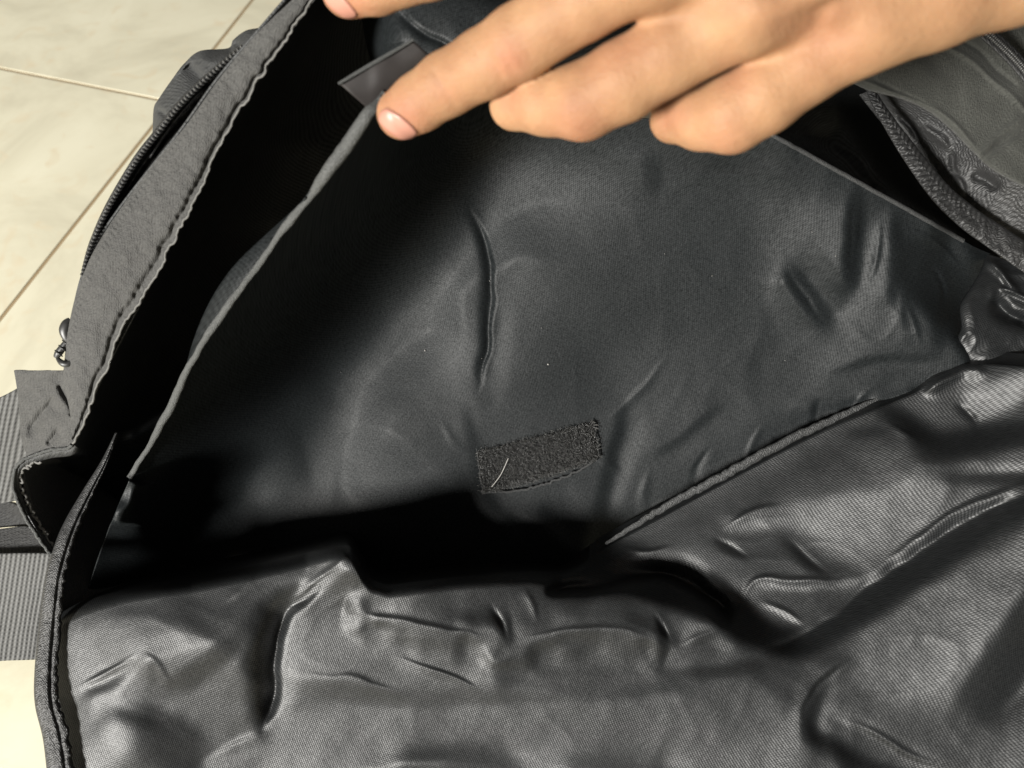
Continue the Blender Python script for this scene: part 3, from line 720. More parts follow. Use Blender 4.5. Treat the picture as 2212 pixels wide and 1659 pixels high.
def front_h(u, v):
    R = lambda pts, wl, wr, a, tp=0.25, fl=0.0: fold(u, v, pts, wl, wr, a, tp, fl)
    h = FREL(u, v)
    h = h - FREL(np.full_like(u, 165.0), v) * np.exp(-np.maximum(u - 165, 0) / 240)     # the cloth is sewn down along the binding
    h += R([(700, 1262), (620, 1320), (598, 1400), (590, 1500), (562, 1600)], 14, 50, -34, .3)
    h += R([(775, 1180), (700, 1238), (630, 1290), (575, 1350), (540, 1430)], 26, 80, 6, .2)
    h += R([(1180, 1275), (1280, 1262), (1380, 1240), (1460, 1250), (1530, 1292), (1588, 1352)], 34, 16, -62, .1)
    h += R([(740, 1318), (900, 1346), (1040, 1380), (1100, 1400), (1160, 1376), (1260, 1362), (1350, 1362), (1420, 1392), (1456, 1406)], 66, 56, 15, .08, 2)
    h += R([(2290, 1040), (2150, 1100), (2000, 1180), (1860, 1285), (1740, 1372), (1600, 1425)], 70, 18, -12, .2)
    h += R([(1990, 852), (2040, 815), (2085, 796), (2140, 806)], 10, 20, 10, .2)
    # sharp creases along the folds
    for pts, wl, wr, a in (([(1872, 1246), (2000, 1150), (2110, 1085), (2290, 1015)], 8, 20, 7), ([(738, 1316), (900, 1344), (1040, 1377), (1098, 1398)], 8, 18, 6), ([(1100, 1397), (1160, 1373), (1260, 1360), (1350, 1360), (1420, 1390), (1458, 1404)], 8, 18, 6),
                           ([(1602, 1338), (1612, 1282), (1650, 1252), (1730, 1256), (1868, 1248)], 8, 12, 7), ([(158, 1492), (230, 1454), (304, 1408)], 6, 14, 7), ([(304, 1408), (345, 1440), (372, 1490)], 6, 16, 5),
                           ([(830, 1418), (920, 1440), (1000, 1472), (1070, 1502)], 6, 16, 6), ([(1556, 1152), (1620, 1104), (1700, 1086)], 6, 14, 5), ([(1800, 1543), (1880, 1574), (1960, 1624), (2050, 1660)], 9, 8, 7),
                           ([(1462, 1402), (1500, 1376), (1566, 1352)], 9, 14, 5), ([(1640, 1298), (1700, 1324), (1744, 1356)], 6, 9, 5), ([(1690, 1160), (1745, 1205), (1800, 1246)], 8, 14, -6),
                           ([(1540, 1158), (1590, 1188), (1626, 1206)], 5, 9, -5), ([(1852, 1420), (1792, 1460), (1750, 1510), (1736, 1570)], 16, 6, -9), ([(640, 1452), (780, 1470), (900, 1510)], 8, 20, 4), ([(430, 1655), (520, 1606), (610, 1580)], 9, 20, 5),
                           ([(760, 1190), (715, 1226), (668, 1262), (628, 1305)], 7, 12, 7), ([(560, 1225), (520, 1270), (470, 1310)], 10, 16, 3), ([(2060, 868), (2104, 904), (2118, 940)], 6, 10, -6), ([(1985, 850), (2040, 818), (2090, 800)], 6, 9, 6),
                           ([(1340, 1180), (1400, 1190), (1460, 1180)], 6, 9, 4), ([(1900, 905), (1960, 940), (1990, 965)], 6, 9, 5), ([(1120, 1258), (1150, 1300), (1165, 1350)], 8, 12, 4), ([(1060, 1300), (1080, 1345), (1098, 1392)], 6, 8, -7), ([(1412, 1320), (1434, 1356), (1452, 1392)], 6, 8, -7)):
        h += R(pts, wl * 1.1, wr * 1.2, a * .78, .45)
    h += 1.5 * crumple(u, v * 1.2, 170, 75) + 0.6 * vnoise(u + .4 * v, v, 60, 72) + 0.25 * vnoise(u, v, 26, 73)
    return h

def build_front():
    n = 660; m = 260; tuck = 18
    S = np.array(SIL, float)
    us = np.linspace(112, 2290, n)
    sil = np.interp(us, S[:, 0], S[:, 1])
    ker = np.ones(7) / 7; sil = np.convolve(np.pad(sil, 3, 'edge'), ker, 'valid')
    t = np.linspace(0, 1, m) ** 0.92
    v0 = sil[:, None] + (1740 - sil[:, None]) * t[None]
    u0 = np.repeat(us[:, None], m, 1)
    leftedge = np.interp(v0, [1335, 1400, 1480, 1520, 1600, 1740], [104, 98, 98, 122, 134, 146])
    w = np.clip((u0 - 112) / 300, 0, 1); u0 = leftedge * (1 - w) + u0 * w
    base = tps(FBASE, 1e-4)
    d0 = base(u0, v0)
    roll = np.clip((1275 - us) / 60, 0, 1)[:, None]
    y = v0 - sil[:, None]
    d0 = d0 + roll * 0.010 * np.clip(1 - y / 34, 0, 1) ** 2.2
    hl = np.clip((u0 - 100) / 70, 0.1, 1)
    d0 = d0 - front_h(u0, v0) * F * d0 * hl
    # beyond the top line the cloth turns down and away
    i = np.arange(tuck, 0, -1)[None] / tuck
    vt = sil[:, None] - 30 * i ** 1.0; ut = np.repeat(us[:, None], tuck, 1)
    ut = np.repeat(u0[:, :1], tuck, 1)
    dt = d0[:, :1] + (0.010 + 0.062 * roll) * (i ** 0.75)
    u = np.c_[ut, u0]; v = np.c_[vt, v0]; d = np.c_[dt, d0]
    tag(cloth('front_lining', u, v, d, LINING, BAG, 0.0007, (0.45, 0.6)), 'billowing nylon lining nearest the camera')
    # outside of the near wall, under the lining
    return base
FRONT_BASE = build_front()

# ------------------------------------------------------------------ divider
DIV_A = [(832, 200), (760, 300), (690, 392), (600, 510), (510, 640), (430, 760), (340, 930), (278, 1040), (225, 1170), (165, 1350)]
DIV_B = [(1655, 284), (1880, 408), (2085, 522), (2190, 590), (2200, 765), (2000, 868), (1700, 1004), (1320, 1215), (1150, 1330), (900, 1390)]
DBASE = [(832, 200, .247), (760, 300, .255), (690, 392, .263), (600, 510, .276), (510, 640, .291), (430, 760, .307), (340, 930, .334), (278, 1040, .353), (225, 1170, .362), (165, 1350, .375),
         (960, 260, .325), (300, 1130, .366), (420, 1120, .410), (320, 1260, .402), (1200, 260, .332), (1655, 284, .317), (1880, 408, .324), (2085, 522, .338), (2190, 600, .352), (2150, 690, .352),
         (930, 500, 0.3649), (800, 640, 0.3785), (700, 800, 0.3923), (640, 960, 0.4048), (1250, 500, 0.3539), (1600, 550, 0.3451), (1900, 620, 0.3393), (1050, 700, 0.3738), (1300, 800, 0.3717), (1600, 800, 0.3613), (1850, 800, 0.3527), (850, 900, 0.3936), (1100, 1000, 0.3915), (1350, 1000, 0.3829), (1550, 950, 0.3728), (1000, 850, 0.3852), (1450, 650, 0.3567), (1750, 680, 0.3484), (1150, 560, 0.3612), (650, 1180, 0.4187), (900, 1150, 0.4082), (1100, 1170, 0.4026), (2000, 868, 0.3520), (1700, 1004, 0.3712), (1320, 1215, 0.3979), (1150, 1330, 0.4113), (900, 1390, 0.4238), (2110, 790, 0.3431)]
def div_relief():
    r = Relief(130, 2200, 180, 1420, 55, seed=401); A = r.area; B = r.line
    B([(950, 700), (962, 840), (1000, 960)], 34, 78, 34); B([(1090, 620), (1085, 760), (1075, 860)], 20, 64)
    B([(1008, 436), (1050, 540), (1063, 650), (1052, 760), (1034, 835)], 13, 0, 7, .3); B([(1030, 840), (1060, 880)], 16, 40)
    B([(1000, 880), (1020, 960), (1036, 1050), (1085, 1115)], 11, 8, 7); B([(1085, 1115), (1140, 1165)], 9, 25)
    A([(1330, 760), (1500, 700), (1900, 740), (1960, 800), (1700, 930), (1400, 1080), (1330, 1000)], 74, 60); A([(1640, 430), (1830, 420), (2060, 560), (2090, 760), (1900, 840), (1700, 800)], 92, 60); A([(600, 960), (760, 770), (960, 580), (1180, 390), (1200, 560), (1010, 760), (1030, 1080), (700, 1080)], 45, 80)
    B([(1348, 870), (1316, 1000), (1296, 1100), (1290, 1195)], 12, 12, 7); B([(1390, 900), (1350, 1020), (1320, 1110)], 14, 86)
    B([(1168, 1090), (1208, 1150), (1272, 1215)], 14, 8, 8); B([(1230, 1080), (1255, 1150)], 14, 70); B([(1120, 1110), (1160, 1180)], 14, 66)
    B([(1420, 985), (1490, 925), (1560, 880)], 8, 40); B([(1440, 950), (1500, 900)], 8, 80); B([(1450, 1000), (1520, 950)], 8, 78)
    # right-hand wrinkles
    B([(1700, 575), (1740, 640), (1788, 705)], 24, 12, 16); B([(1660, 600), (1690, 680), (1740, 750)], 20, 80); B([(1790, 600), (1810, 680)], 14, 70)
    B([(1852, 405), (1842, 500), (1834, 600), (1822, 640)], 20, 8, 10); B([(1913, 452), (1898, 560), (1862, 680), (1830, 740)], 19, 104, 10); B([(1932, 470), (1936, 560), (1928, 650)], 8, 10, 7)
    A([(1945, 520), (2010, 502), (2080, 590), (2062, 640), (1965, 652), (1935, 600)], 18, 14); B([(1955, 478), (2040, 512), (2095, 580)], 11, 84, 9); B([(1960, 560), (1985, 600)], 7, 70)
    B([(1985, 640), (2030, 700), (2020, 750)], 16, 34); B([(1950, 650), (1975, 720)], 14, 72); B([(2060, 640), (2062, 700), (2074, 762)], 7, 0, 6); B([(2086, 640), (2084, 760)], 16, 108)
    B([(1405, 330), (1412, 420)], 18, 32); B([(1520, 345), (1600, 350)], 16, 38); B([(1712, 300), (1717, 345)], 4, 5, 5); B([(1640, 330), (1690, 370)], 12, 66)
    B([(1752, 870), (1774, 925)], 8, 28); B([(1800, 884), (1860, 862), (1920, 864)], 6, 20, 5); B([(1800, 800), (1920, 772), (2030, 772)], 6, 34, 6); B([(1820, 850), (1950, 800)], 14, 80)
    B([(1310, 1176), (1450, 1088), (1690, 958), (1900, 864)], 11, 100, 8, .05)
    # lower left facets
    B([(622, 950), (640, 1000), (660, 1080)], 16, -10, 12); B([(600, 1000), (540, 1090)], 30, 76, 24)
    A([(215, 1112), (320, 1002), (318, 1180), (250, 1150)], 80, 10); A([(322, 1000), (380, 1010), (380, 1200), (322, 1190)], -20, 10); B([(210, 1180), (192, 1250), (172, 1335)], 6, 110, 5)
    r.keep([(100, 150), (1250, 150), (1170, 370), (930, 600), (720, 780), (610, 940), (480, 1180), (480, 1450), (100, 1450)], 140); r.keep([(600, 950), (760, 1065), (960, 1060), (1030, 1100), (1130, 1170), (1280, 1215), (1250, 1450), (400, 1450)], 24)
    r.keep([(1280, 1215), (1700, 1004), (2000, 868), (2135, 785), (2300, 800), (2300, 1450), (1200, 1450)], 12)
    return r.solve(tps(DBASE, 1e-4), top=100.0, bend=12.0, hold=1.5, relative=True, lift=1.3, low=0.8)
DREL = div_relief(); print('relief', DREL.err, DREL.H.min(), DREL.H.max())
def div_h(u, v):
    u = np.asarray(u, float); v = np.asarray(v, float)
    R = lambda pts, wl, wr, a, tp=0.25, fl=0.0: fold(u, v, pts, wl, wr, a, tp, fl)
    h = DREL(u, v)
    h += R([(1000, 430), (1045, 510), (1062, 600), (1056, 700), (1045, 800), (1025, 860)], 6, 18, -13, .3)
    # short puckers pulled from the bottom seam and the patch
    for pts, wl, wr, a in (([(1500, 1068), (1508, 1010), (1535, 955)], 5, 9, -5), ([(1600, 1016), (1622, 960), (1655, 905)], 5, 9, 4), ([(1762, 938), (1760, 900), (1772, 850)], 5, 8, -5), ([(1392, 1130), (1390, 1070), (1404, 1005)], 5, 9, 5), ([(1840, 900), (1856, 860), (1890, 830)], 4, 8, 4),
                           ([(1290, 990), (1320, 1010), (1345, 1040)], 5, 8, 4), ([(1300, 915), (1345, 880), (1400, 830), (1450, 760)], 6, 12, 4), ([(1020, 985), (985, 960), (950, 900)], 6, 10, 3), ([(1690, 560), (1740, 640), (1790, 712)], 7, 14, -6), ([(1905, 452), (1898, 540), (1870, 640)], 6, 14, 6),
                           ([(1850, 405), (1842, 500), (1836, 590)], 6, 12, -6), ([(1960, 500), (2020, 520), (2080, 590)], 5, 9, 5), ([(1950, 640), (1975, 700), (1990, 760)], 5, 8, 4), ([(2000, 560), (2040, 620), (2030, 680)], 5, 8, -5)):
        h += R(pts, wl * 1.2, wr * 1.3, a * .62, .5)
    h += R([(1300, 1200), (1450, 1098), (1690, 970), (1900, 876), (2000, 838)], 22, 8, 10, .06)
    h += R([(300, 1030), (275, 1085), (262, 1130)], 34, 40, 34, .1)
    edge = np.clip((u - 1300) / 500, 0, 1) * np.clip(1 - np.abs(v - 700) / 500, 0, 1)
    h += (0.5 + 2.5 * edge) * crumple(u * 1.1, v, 150, 85) + 0.5 * vnoise(u, v, 70, 82) + 0.2 * vnoise(u, v, 28, 83)
    return h

DTPS = tps(DBASE, 1e-4)
def div_depth(u, v):
    d = DTPS(u, v); return d - div_h(u, v) * F * d

def build_divider():
    n, m = 470, 480
    a = catmull(DIV_A, n); b = catmull(DIV_B, n); t = np.linspace(0, 1, m)[None]
    u = a[:, 0:1] * (1 - t) + b[:, 0:1] * t; v = a[:, 1:2] * (1 - t) + b[:, 1:2] * t
    d = div_depth(u, v)
    o = tag(cloth('divider_panel', u, v, d, DIVIDER, BAG, 0.0007, (0.4, 0.35)), 'black inner divider panel with a fastener patch')
    # rolled hem on the held edge
    e = catmull(DIV_A[:8], 200)
    w = 7.5 + 8 * np.exp(-((e[:, 1] - 300) / 110) ** 2) + 2.2 * vnoise(e[:, 1], e[:, 1] * 0, 45, 88)
    e[:, 0] += 5 * vnoise(e[:, 1], e[:, 1] * 0, 75, 89) + 2 * vnoise(e[:, 1], e[:, 1] * 0, 28, 90)
    dd = div_depth(e[:, 0], e[:, 1]) - 0.0008
    tag(tube('divider_hem', np.c_[e[:, :2], dd][::4], list(w[::4]), HEM, BAG, n=240, k=10, flat=0.7, wob=1.2, seed=9), 'lighter rolled hem on the held edge of the divider')
    # wider turned-over strip of the hem where it twists
    e2 = resample([(660, 425, 0), (600, 515, 0), (545, 590, 0), (500, 655, 0), (432, 757, 0), (390, 835, 0)], 90)
    w2 = 44 * np.sin(np.linspace(0, np.pi, 90)) ** 1.2
    t2 = np.linspace(0, 1, 10)[None]
    uu = e2[:, 0:1] - w2[:, None] * t2 * 0.9; vv = e2[:, 1:2] - w2[:, None] * t2 * 0.45
    d2 = DTPS(e2[:, 0], e2[:, 1])[:, None] + 0.001 + 0.004 * t2 ** 1.5
    cloth('hem_fold', uu, vv, d2, DIVIDER, BAG, 0.0006)
    e3 = catmull(DIV_B[:3], 120)
    tag(tube('divider_hem', np.c_[e3[:, :2], div_depth(e3[:, 0], e3[:, 1]) - 0.0004][::3], 5.0, SHELL, BAG, n=120, k=8, flat=0.7, wob=0.6, seed=19), 'dark hem on the right edge of the divider')
    # piping on the bottom seam
    e4 = resample([(1312, 1183, .3745), (1370, 1147, .371), (1450, 1098, .367), (1570, 1034, .3605), (1690, 968, .355), (1800, 916, .351), (1890, 876, .348), (1965, 848, .347)], 120)
    tag(tube('seam_piping', np.c_[e4[:, 0] - 3, e4[:, 1] - 9, e4[:, 2] - 0.0005][::2], list(10 * np.sin(np.linspace(0.12, 3.02, 60)) ** .5), SEAM, BAG, n=260, k=8, flat=0.5, wob=1.8, seed=29), 'pale stitched seam where the divider meets the lining')
    return o
build_divider()

# hook-and-loop patch sewn on the divider
def build_patch():
    c = np.array([(1030, 976), (1281, 912), (1294, 986), (1042, 1061)], float)
    n, m = 60, 24
    s = np.linspace(0, 1, n)[:, None]; t = np.linspace(0, 1, m)[None]
    bow = 9 * np.sin(np.pi * s)
    u = (c[0, 0] * (1 - s) + c[1, 0] * s) * (1 - t) + (c[3, 0] * (1 - s) + c[2, 0] * s) * t
    v = (c[0, 1] * (1 - s) + c[1, 1] * s) * (1 - t) + (c[3, 1] * (1 - s) + c[2, 1] * s) * t + bow * (0.8 * t + 0.2) * 0.9
    e = np.minimum(np.minimum(s, 1 - s) * 12, np.minimum(t, 1 - t) * 4); e = np.clip(e, 0, 1)
    dd = DTPS(u, v) - DREL(u, v) * F * DTPS(u, v) - 0.0010 - 0.0011 * e ** .5
    o = cloth('fastener_patch', u, v, dd, FIBREBASE, BAG, 0.0022)
    tag(o, 'small black hook-and-loop patch on the divider')
    r = np.random.default_rng(5); V = []; Q = []; k = 0
    def hair(p0, p1, bend, rad):
        nonlocal k
        T = np.linspace(0, 1, 4)[:, None]; p = p0 * (1 - T) + p1 * T + bend * (4 * T * (1 - T))
        a = np.array([0, 2.094, 4.189]); d0 = (p1 - p0); d0 = d0 / (np.linalg.norm(d0) + 1e-9)
        S = np.cross(d0, [0.3, 0.2, 1]); S /= np.linalg.norm(S); N = np.cross(d0, S)
        ring = p[:, None] + rad * (np.cos(a)[None, :, None] * S + np.sin(a)[None, :, None] * N)
        V.append(ring.reshape(-1, 3)); Q.append(grid_quads(4, 3, True) + k); k += 12
    px = F * .375
    for i in range(3400):
        ss, tt = r.random(), r.random()
        edge = i % 6 == 0
        if edge: tt = 0.97 + 0.05 * r.random() if r.random() < .7 else 0.02 * r.random()
        uu = (c[0, 0] * (1 - ss) + c[1, 0] * ss) * (1 - tt) + (c[3, 0] * (1 - ss) + c[2, 0] * ss) * tt
        vv = (c[0, 1] * (1 - ss) + c[1, 1] * ss) * (1 - tt) + (c[3, 1] * (1 - ss) + c[2, 1] * ss) * tt + 9 * math.sin(math.pi * ss) * (0.8 * tt + .2) * .9
        d0 = float(DTPS(np.array([uu]), np.array([vv]))[0]) - float(DREL(np.array([uu]), np.array([vv]))[0]) * F * .38 - 0.0022
        a = r.uniform(0, 2 * np.pi); L = r.uniform(3, 10) * px
        p0 = cs(uu, vv, d0); p1 = p0 + np.array([math.cos(a) * L, math.sin(a) * L, r.uniform(0, .0009)])
        hair(p0, p1, np.array([r.normal(0, .3) * L, r.normal(0, .3) * L, r.uniform(.0002, .001)]), r.uniform(.3, .65) * px)
    me = mesh_np('fastener_fibre', to_world(np.concatenate(V)), np.concatenate(Q))
    tag(link('fastener_fibre', me, FIBRE, o), kind='stuff')
    V.clear(); Q.clear(); k = 0
    for i in range(260):                                    # frayed pale ends round the border
        ss = r.random(); side = r.random()
        tt = 1.0 + r.normal(0, .035) if side < .62 else (r.normal(0, .03) if side < .8 else r.random())
        if side >= .8: ss = r.choice([0.0, 1.0]) + r.normal(0, .008)
        uu = (c[0, 0] * (1 - ss) + c[1, 0] * ss) * (1 - tt) + (c[3, 0] * (1 - ss) + c[2, 0] * ss) * tt
        vv = (c[0, 1] * (1 - ss) + c[1, 1] * ss) * (1 - tt) + (c[3, 1] * (1 - ss) + c[2, 1] * ss) * tt + 9 * math.sin(math.pi * min(max(ss, 0), 1)) * (0.8 * tt + .2) * .9
        d0 = float(div_depth(np.array([uu]), np.array([vv]))[0]) - 0.0020
        a = r.uniform(0, 2 * np.pi); L = r.uniform(4, 12) * px
        p0 = cs(uu, vv, d0); hair(p0, p0 + np.array([math.cos(a) * L, math.sin(a) * L * .6, r.uniform(0, .0006)]), np.array([0, 0, r.uniform(0, .0006)]), r.uniform(.3, .5) * px)
    me = mesh_np('frayed_thread', to_world(np.concatenate(V)), np.concatenate(Q))
    tag(link('frayed_thread', me, THREAD, o), kind='stuff')
    q = [(1062, 1052), (1082, 1025), (1098, 990)]
    pts = [(x, y, float(DTPS(np.array([x * 1.]), np.array([y * 1.]))[0]) - float(DREL(np.array([x * 1.]), np.array([y * 1.]))[0]) * F * .38 - .0042) for x, y in q]
    bot = [(1040, 1062), (1100, 1062), (1165, 1049), (1230, 1026), (1290, 992)]; rt = [(1294, 985), (1290, 950), (1282, 914)]; top = [(1031, 978), (1090, 967), (1160, 952), (1225, 932), (1280, 912)]; lf = [(1031, 980), (1037, 1020), (1042, 1060)]
    for pth, rad, nn in ((bot, 2.6, 160), (rt, 1.3, 40), (top, 1.2, 110), (lf, 1.3, 40)):
        tube('patch_selvedge', [(x, y, float(DTPS(np.array([x * 1.]), np.array([y * 1.]))[0]) - float(DREL(np.array([x * 1.]), np.array([y * 1.]))[0]) * F * .38 - .0020) for x, y in pth], rad, SHELL, o, n=nn, k=6, wob=2.2, seed=nn)
    tube('loose_thread', pts, 1.0, LINT, o, n=24, k=5)
build_patch()

# binding along the left end of the lining
def build_binding():
    q = resample([(252, 935, .362), (225, 1000, .361), (190, 1065, .358), (155, 1135, .353), (132, 1200, .349), (118, 1260, .346), (108, 1350, .345), (100, 1450, .342), (102, 1520, .34), (122, 1600, .337), (140, 1740, .332)], 320)
    T = np.gradient(q[:, :2], axis=0); T /= np.linalg.norm(T, axis=1)[:, None]; S = np.stack([-T[:, 1], T[:, 0]], 1)
    L = np.linspace(0, 1, 320)
    w = np.interp(L, [0, .1, .3, .45, .6, .75, .9, 1], [3, 9, 20, 23, 25, 27, 30, 32])[:, None]
    m = 22; t = np.linspace(-1, 1, m)[None]
    k = np.arange(320)[:, None] * 1.0
    jag = (1 + 0.14 * vnoise(k, k * 0, 3.0, 91) * (t < -0.6))
    u = q[:, 0:1] + S[:, 0:1] * w * t * jag; v = q[:, 1:2] + S[:, 1:2] * w * t
    h = 11 * np.sqrt(np.clip(1 - t ** 2, 0, 1)) + 1.6 * vnoise(u, v, 18, 92) + 2 * vnoise(u, v, 50, 93)
    h = h - 5 * np.exp(-((t + 0.35) / .13) ** 2)
    d = q[:, 2:3] - h * F * q[:, 2:3]
    tag(cloth('seam_binding', u, v, d, BIND, BAG, 0.0008), 'ribbed black binding down the left end')
build_binding()

# ------------------------------------------------------------------ right side of the bag
def build_right():
    # deep wall behind the divider's right edge
    A = [(1480, 0, .45), (1500, 200, .47), (1560, 330, .48), (1750, 450, .47), (1980, 540, .44), (2085, 580, .40)]
    B = [(1900, 60, .40), (1930, 180, .385), (1960, 260, .38), (2030, 380, .375), (2120, 470, .365), (2200, 540, .355)]
    u, v, d, a, b = ruled(A, B, 60, 60); t = np.linspace(0, 1, 60)[None]; d = a[:, 2:3] + (b[:, 2:3] - a[:, 2:3]) * t ** 5; d = d - 5 * vnoise(u, v, 60, 101) * F * d
    tag(cloth('side_lining', u, v, d, LINING, BAG), 'deep dark lining behind the divider')
    # ribbed binding
    q = resample([(1868, 170, .345), (1905, 240, .345), (1965, 330, .344), (2030, 415, .341), (2090, 470, .338), (2150, 512, .335), (2250, 580, .33)], 420)
    T = np.gradient(q[:, :2], axis=0); T /= np.linalg.norm(T, axis=1)[:, None]; S = np.stack([-T[:, 1], T[:, 0]], 1)
    w = np.interp(np.linspace(0, 1, 420), [0, .3, .6, 1], [8, 19, 26, 30])[:, None]
    t = np.linspace(-1, 1, 26)[None]; k = np.arange(420)[:, None] * 1.0
    u = q[:, 0:1] + S[:, 0:1] * w * t; v = q[:, 1:2] + S[:, 1:2] * w * t
    fade = np.interp(np.linspace(0, 1, 420), [0, .55, .8], [1, .8, .25])[:, None]
    h = 9 * np.sqrt(np.clip(1 - t ** 2, 0, 1)) + 2.0 * fade * np.sin(k * 0.62 + t * 5 * np.sign(t + .3)) + 4 * vnoise(u, v, 30, 103) * (1.4 - fade) + 1.5 * vnoise(u, v, 10, 104)
    tag(cloth('ribbed_binding', u, v, q[:, 2:3] - h * F * q[:, 2:3], BIND, BAG, 0.0008), 'shiny ribbed binding on the right side')
    # crumpled lining under the flap
    A = [(1855, 205, .368), (1895, 255, .368), (1950, 325, .366), (2005, 395, .362), (2045, 440, .356), (2110, 495, .35), (2220, 580, .345)]
    B = [(1960, 170, .340), (2020, 205, .340), (2080, 255, .338), (2130, 310, .335), (2180, 360, .33), (2230, 400, .328), (2310, 450, .325)]
    u, v, d, a, b = ruled(A, B, 110, 60)
    h = fold(u, v, [(1935, 245), (1960, 270), (1985, 310)], 10, 10, -12) + fold(u, v, [(1990, 275), (2030, 300), (2050, 320)], 10, 14, 12) + fold(u, v, [(2055, 320), (2058, 360), (2075, 395)], 8, 10, -14)
    h += fold(u, v, [(2065, 345), (2068, 385), (2090, 420)], 8, 12, 12) + fold(u, v, [(2090, 380), (2130, 390), (2160, 410)], 16, 14, -14) + 3 * crumple(u, v, 60, 111) + 2 * vnoise(u, v, 36, 113)
    cloth('side_gusset', u, v, d - h * F * d, BIND, BAG)
    # crumpled corner at the right end of the divider
    A = [(2130, 548, .342), (2118, 585, .338), (2096, 622, .335), (2074, 660, .333), (2076, 705, .332), (2068, 740, .333), (2094, 790, .334)]
    B = [(2290, 590, .328), (2290, 625, .328), (2290, 660, .328), (2290, 700, .328), (2290, 740, .327), (2290, 785, .326), (2290, 830, .325)]
    u, v, d, a, b = ruled(A, B, 90, 80)
    h = fold(u, v, [(2120, 560), (2160, 590), (2212, 640)], 14, 14, 16) + fold(u, v, [(2140, 640), (2180, 680), (2240, 700)], 14, 20, -30) + fold(u, v, [(2150, 625), (2185, 632), (2240, 660)], 8, 8, 12)
    h += 6 * crumple(u, v, 60, 121) - 16 * np.exp(-np.linspace(0, 1, 80)[None] / .05) + 3 * vnoise(u, v, 40, 123) + 0.8 * vnoise(u, v, 16, 122)
    cloth('corner_gusset', u, v, d - h * F * d, LINING, BAG)
    # matte flap lying over the right side
    A = [(1760, 120, .322), (1817, 166, .320), (1850, 184, .319), (1883, 198, .318), (1945, 214, .318), (2003, 240, .317), (2054, 281, .316), (2105, 333, .314), (2160, 378, .312), (2290, 440, .31)]
    B = [(1850, -120, .31), (1950, -110, .31), (2050, -90, .31), (2120, -60, .31), (2200, -20, .31), (2260, 40, .31), (2300, 120, .31), (2330, 200, .31), (2350, 280, .31), (2370, 380, .31)]
    u, v, d, a, b = ruled(A, B, 150, 120)
    t = np.linspace(0, 1, 120)[None]
    h = -14 * np.clip(1 - t / .05, 0, 1) ** 2
    h = h + fold(u, v, [(1825, 160), (1900, 190), (2000, 226), (2060, 270), (2110, 318)], 7, 9, 4, .05) + fold(u, v, [(1880, 175), (1960, 205), (2030, 240)], 5, 6, -4, .2)
    h += fold(u, v, [(2108, 335), (2160, 292), (2240, 230)], 7, 9, 7, .05) + fold(u, v, [(2120, 345), (2170, 305), (2250, 250)], 7, 9, -8, .05)
    h += fold(u, v, [(1960, 60), (2060, 110), (2150, 175), (2240, 260)], 8, 8, 5, .1) + fold(u, v, [(2020, 50), (2110, 110), (2200, 190)], 6, 10, -5, .1)
    h += fold(u, v, [(2050, 300), (2110, 372), (2200, 400)], 12, 16, 8, .2)
    h += 5 * vnoise(u, v, 90, 131) + 2.2 * vnoise(u, v, 34, 132)
    tag(cloth('flap', u, v, d - h * F * d, FLAP, BAG, 0.0022), 'matte black flap under the wrist')
    # pocket zipper on the flap
    z = resample([(2060, 10, .302), (2110, 52, .302), (2150, 86, .302), (2200, 135, .302), (2260, 210, .302)], 60)
    V = []; Q = []; kk = 0
    for i in range(60):
        c = cs(*z[i]); j = min(i + 1, 59); T = cs(*z[j]) - cs(*z[j - 1]); T /= np.linalg.norm(T); S = np.cross(T, [0, 0, 1.]); S /= np.linalg.norm(S)
        for sg in (-1, 1):
            vs, qs = ellipsoid(c + S * sg * .0006, (T * .00045, S * .0008, np.array([0, 0, .0007]))); V.append(vs); Q.append(qs + kk); kk += len(vs)
    tag(link('zipper_teeth', mesh_np('zipper_teeth', to_world(np.concatenate(V)), np.concatenate(Q)), TEETH, BAG), 'zipper teeth on the flap', kind='stuff')
    t2 = np.linspace(-1, 1, 8)[None]; T = np.gradient(z[:, :2], axis=0); T /= np.linalg.norm(T, axis=1)[:, None]
    cloth('zipper_backing', z[:, 0:1] - T[:, 1:2] * 16 * t2, z[:, 1:2] + T[:, 0:1] * 16 * t2, z[:, 2:3] + .0008 + 0 * t2, BIND, BAG, .0006)
build_right()

# care label standing behind the held edge
def build_label():
    c = [(733, 181, .262), (893, 88, .258), (940, 130, .262), (800, 240, .268)]
    n, m = 30, 20; s = np.linspace(0, 1, n)[:, None]; t = np.linspace(0, 1, m)[None]
    C = np.array(c)
    g = (C[0] * (1 - s[..., None]) + C[1] * s[..., None]) * (1 - t[..., None]) + (C[3] * (1 - s[..., None]) + C[2] * s[..., None]) * t[..., None]
    u, v, d = g[..., 0], g[..., 1], g[..., 2]
    h = 5 * np.sin(np.pi * t) + 2 * np.sin(2 * np.pi * s) + 3 * vnoise(u, v, 40, 141)
    o = tag(cloth('fabric_label', u, v, d - h * F * d, LABELM, BAG, 0.0005), 'small dark brown label behind the fingertip')
    tube('label_fold', [(731, 181, .2612), (780, 152, .2600), (840, 117, .2585), (893, 86, .257)], [3.5, 4.5, 4.5, 3], HEM, o, n=40, k=8)
build_label()

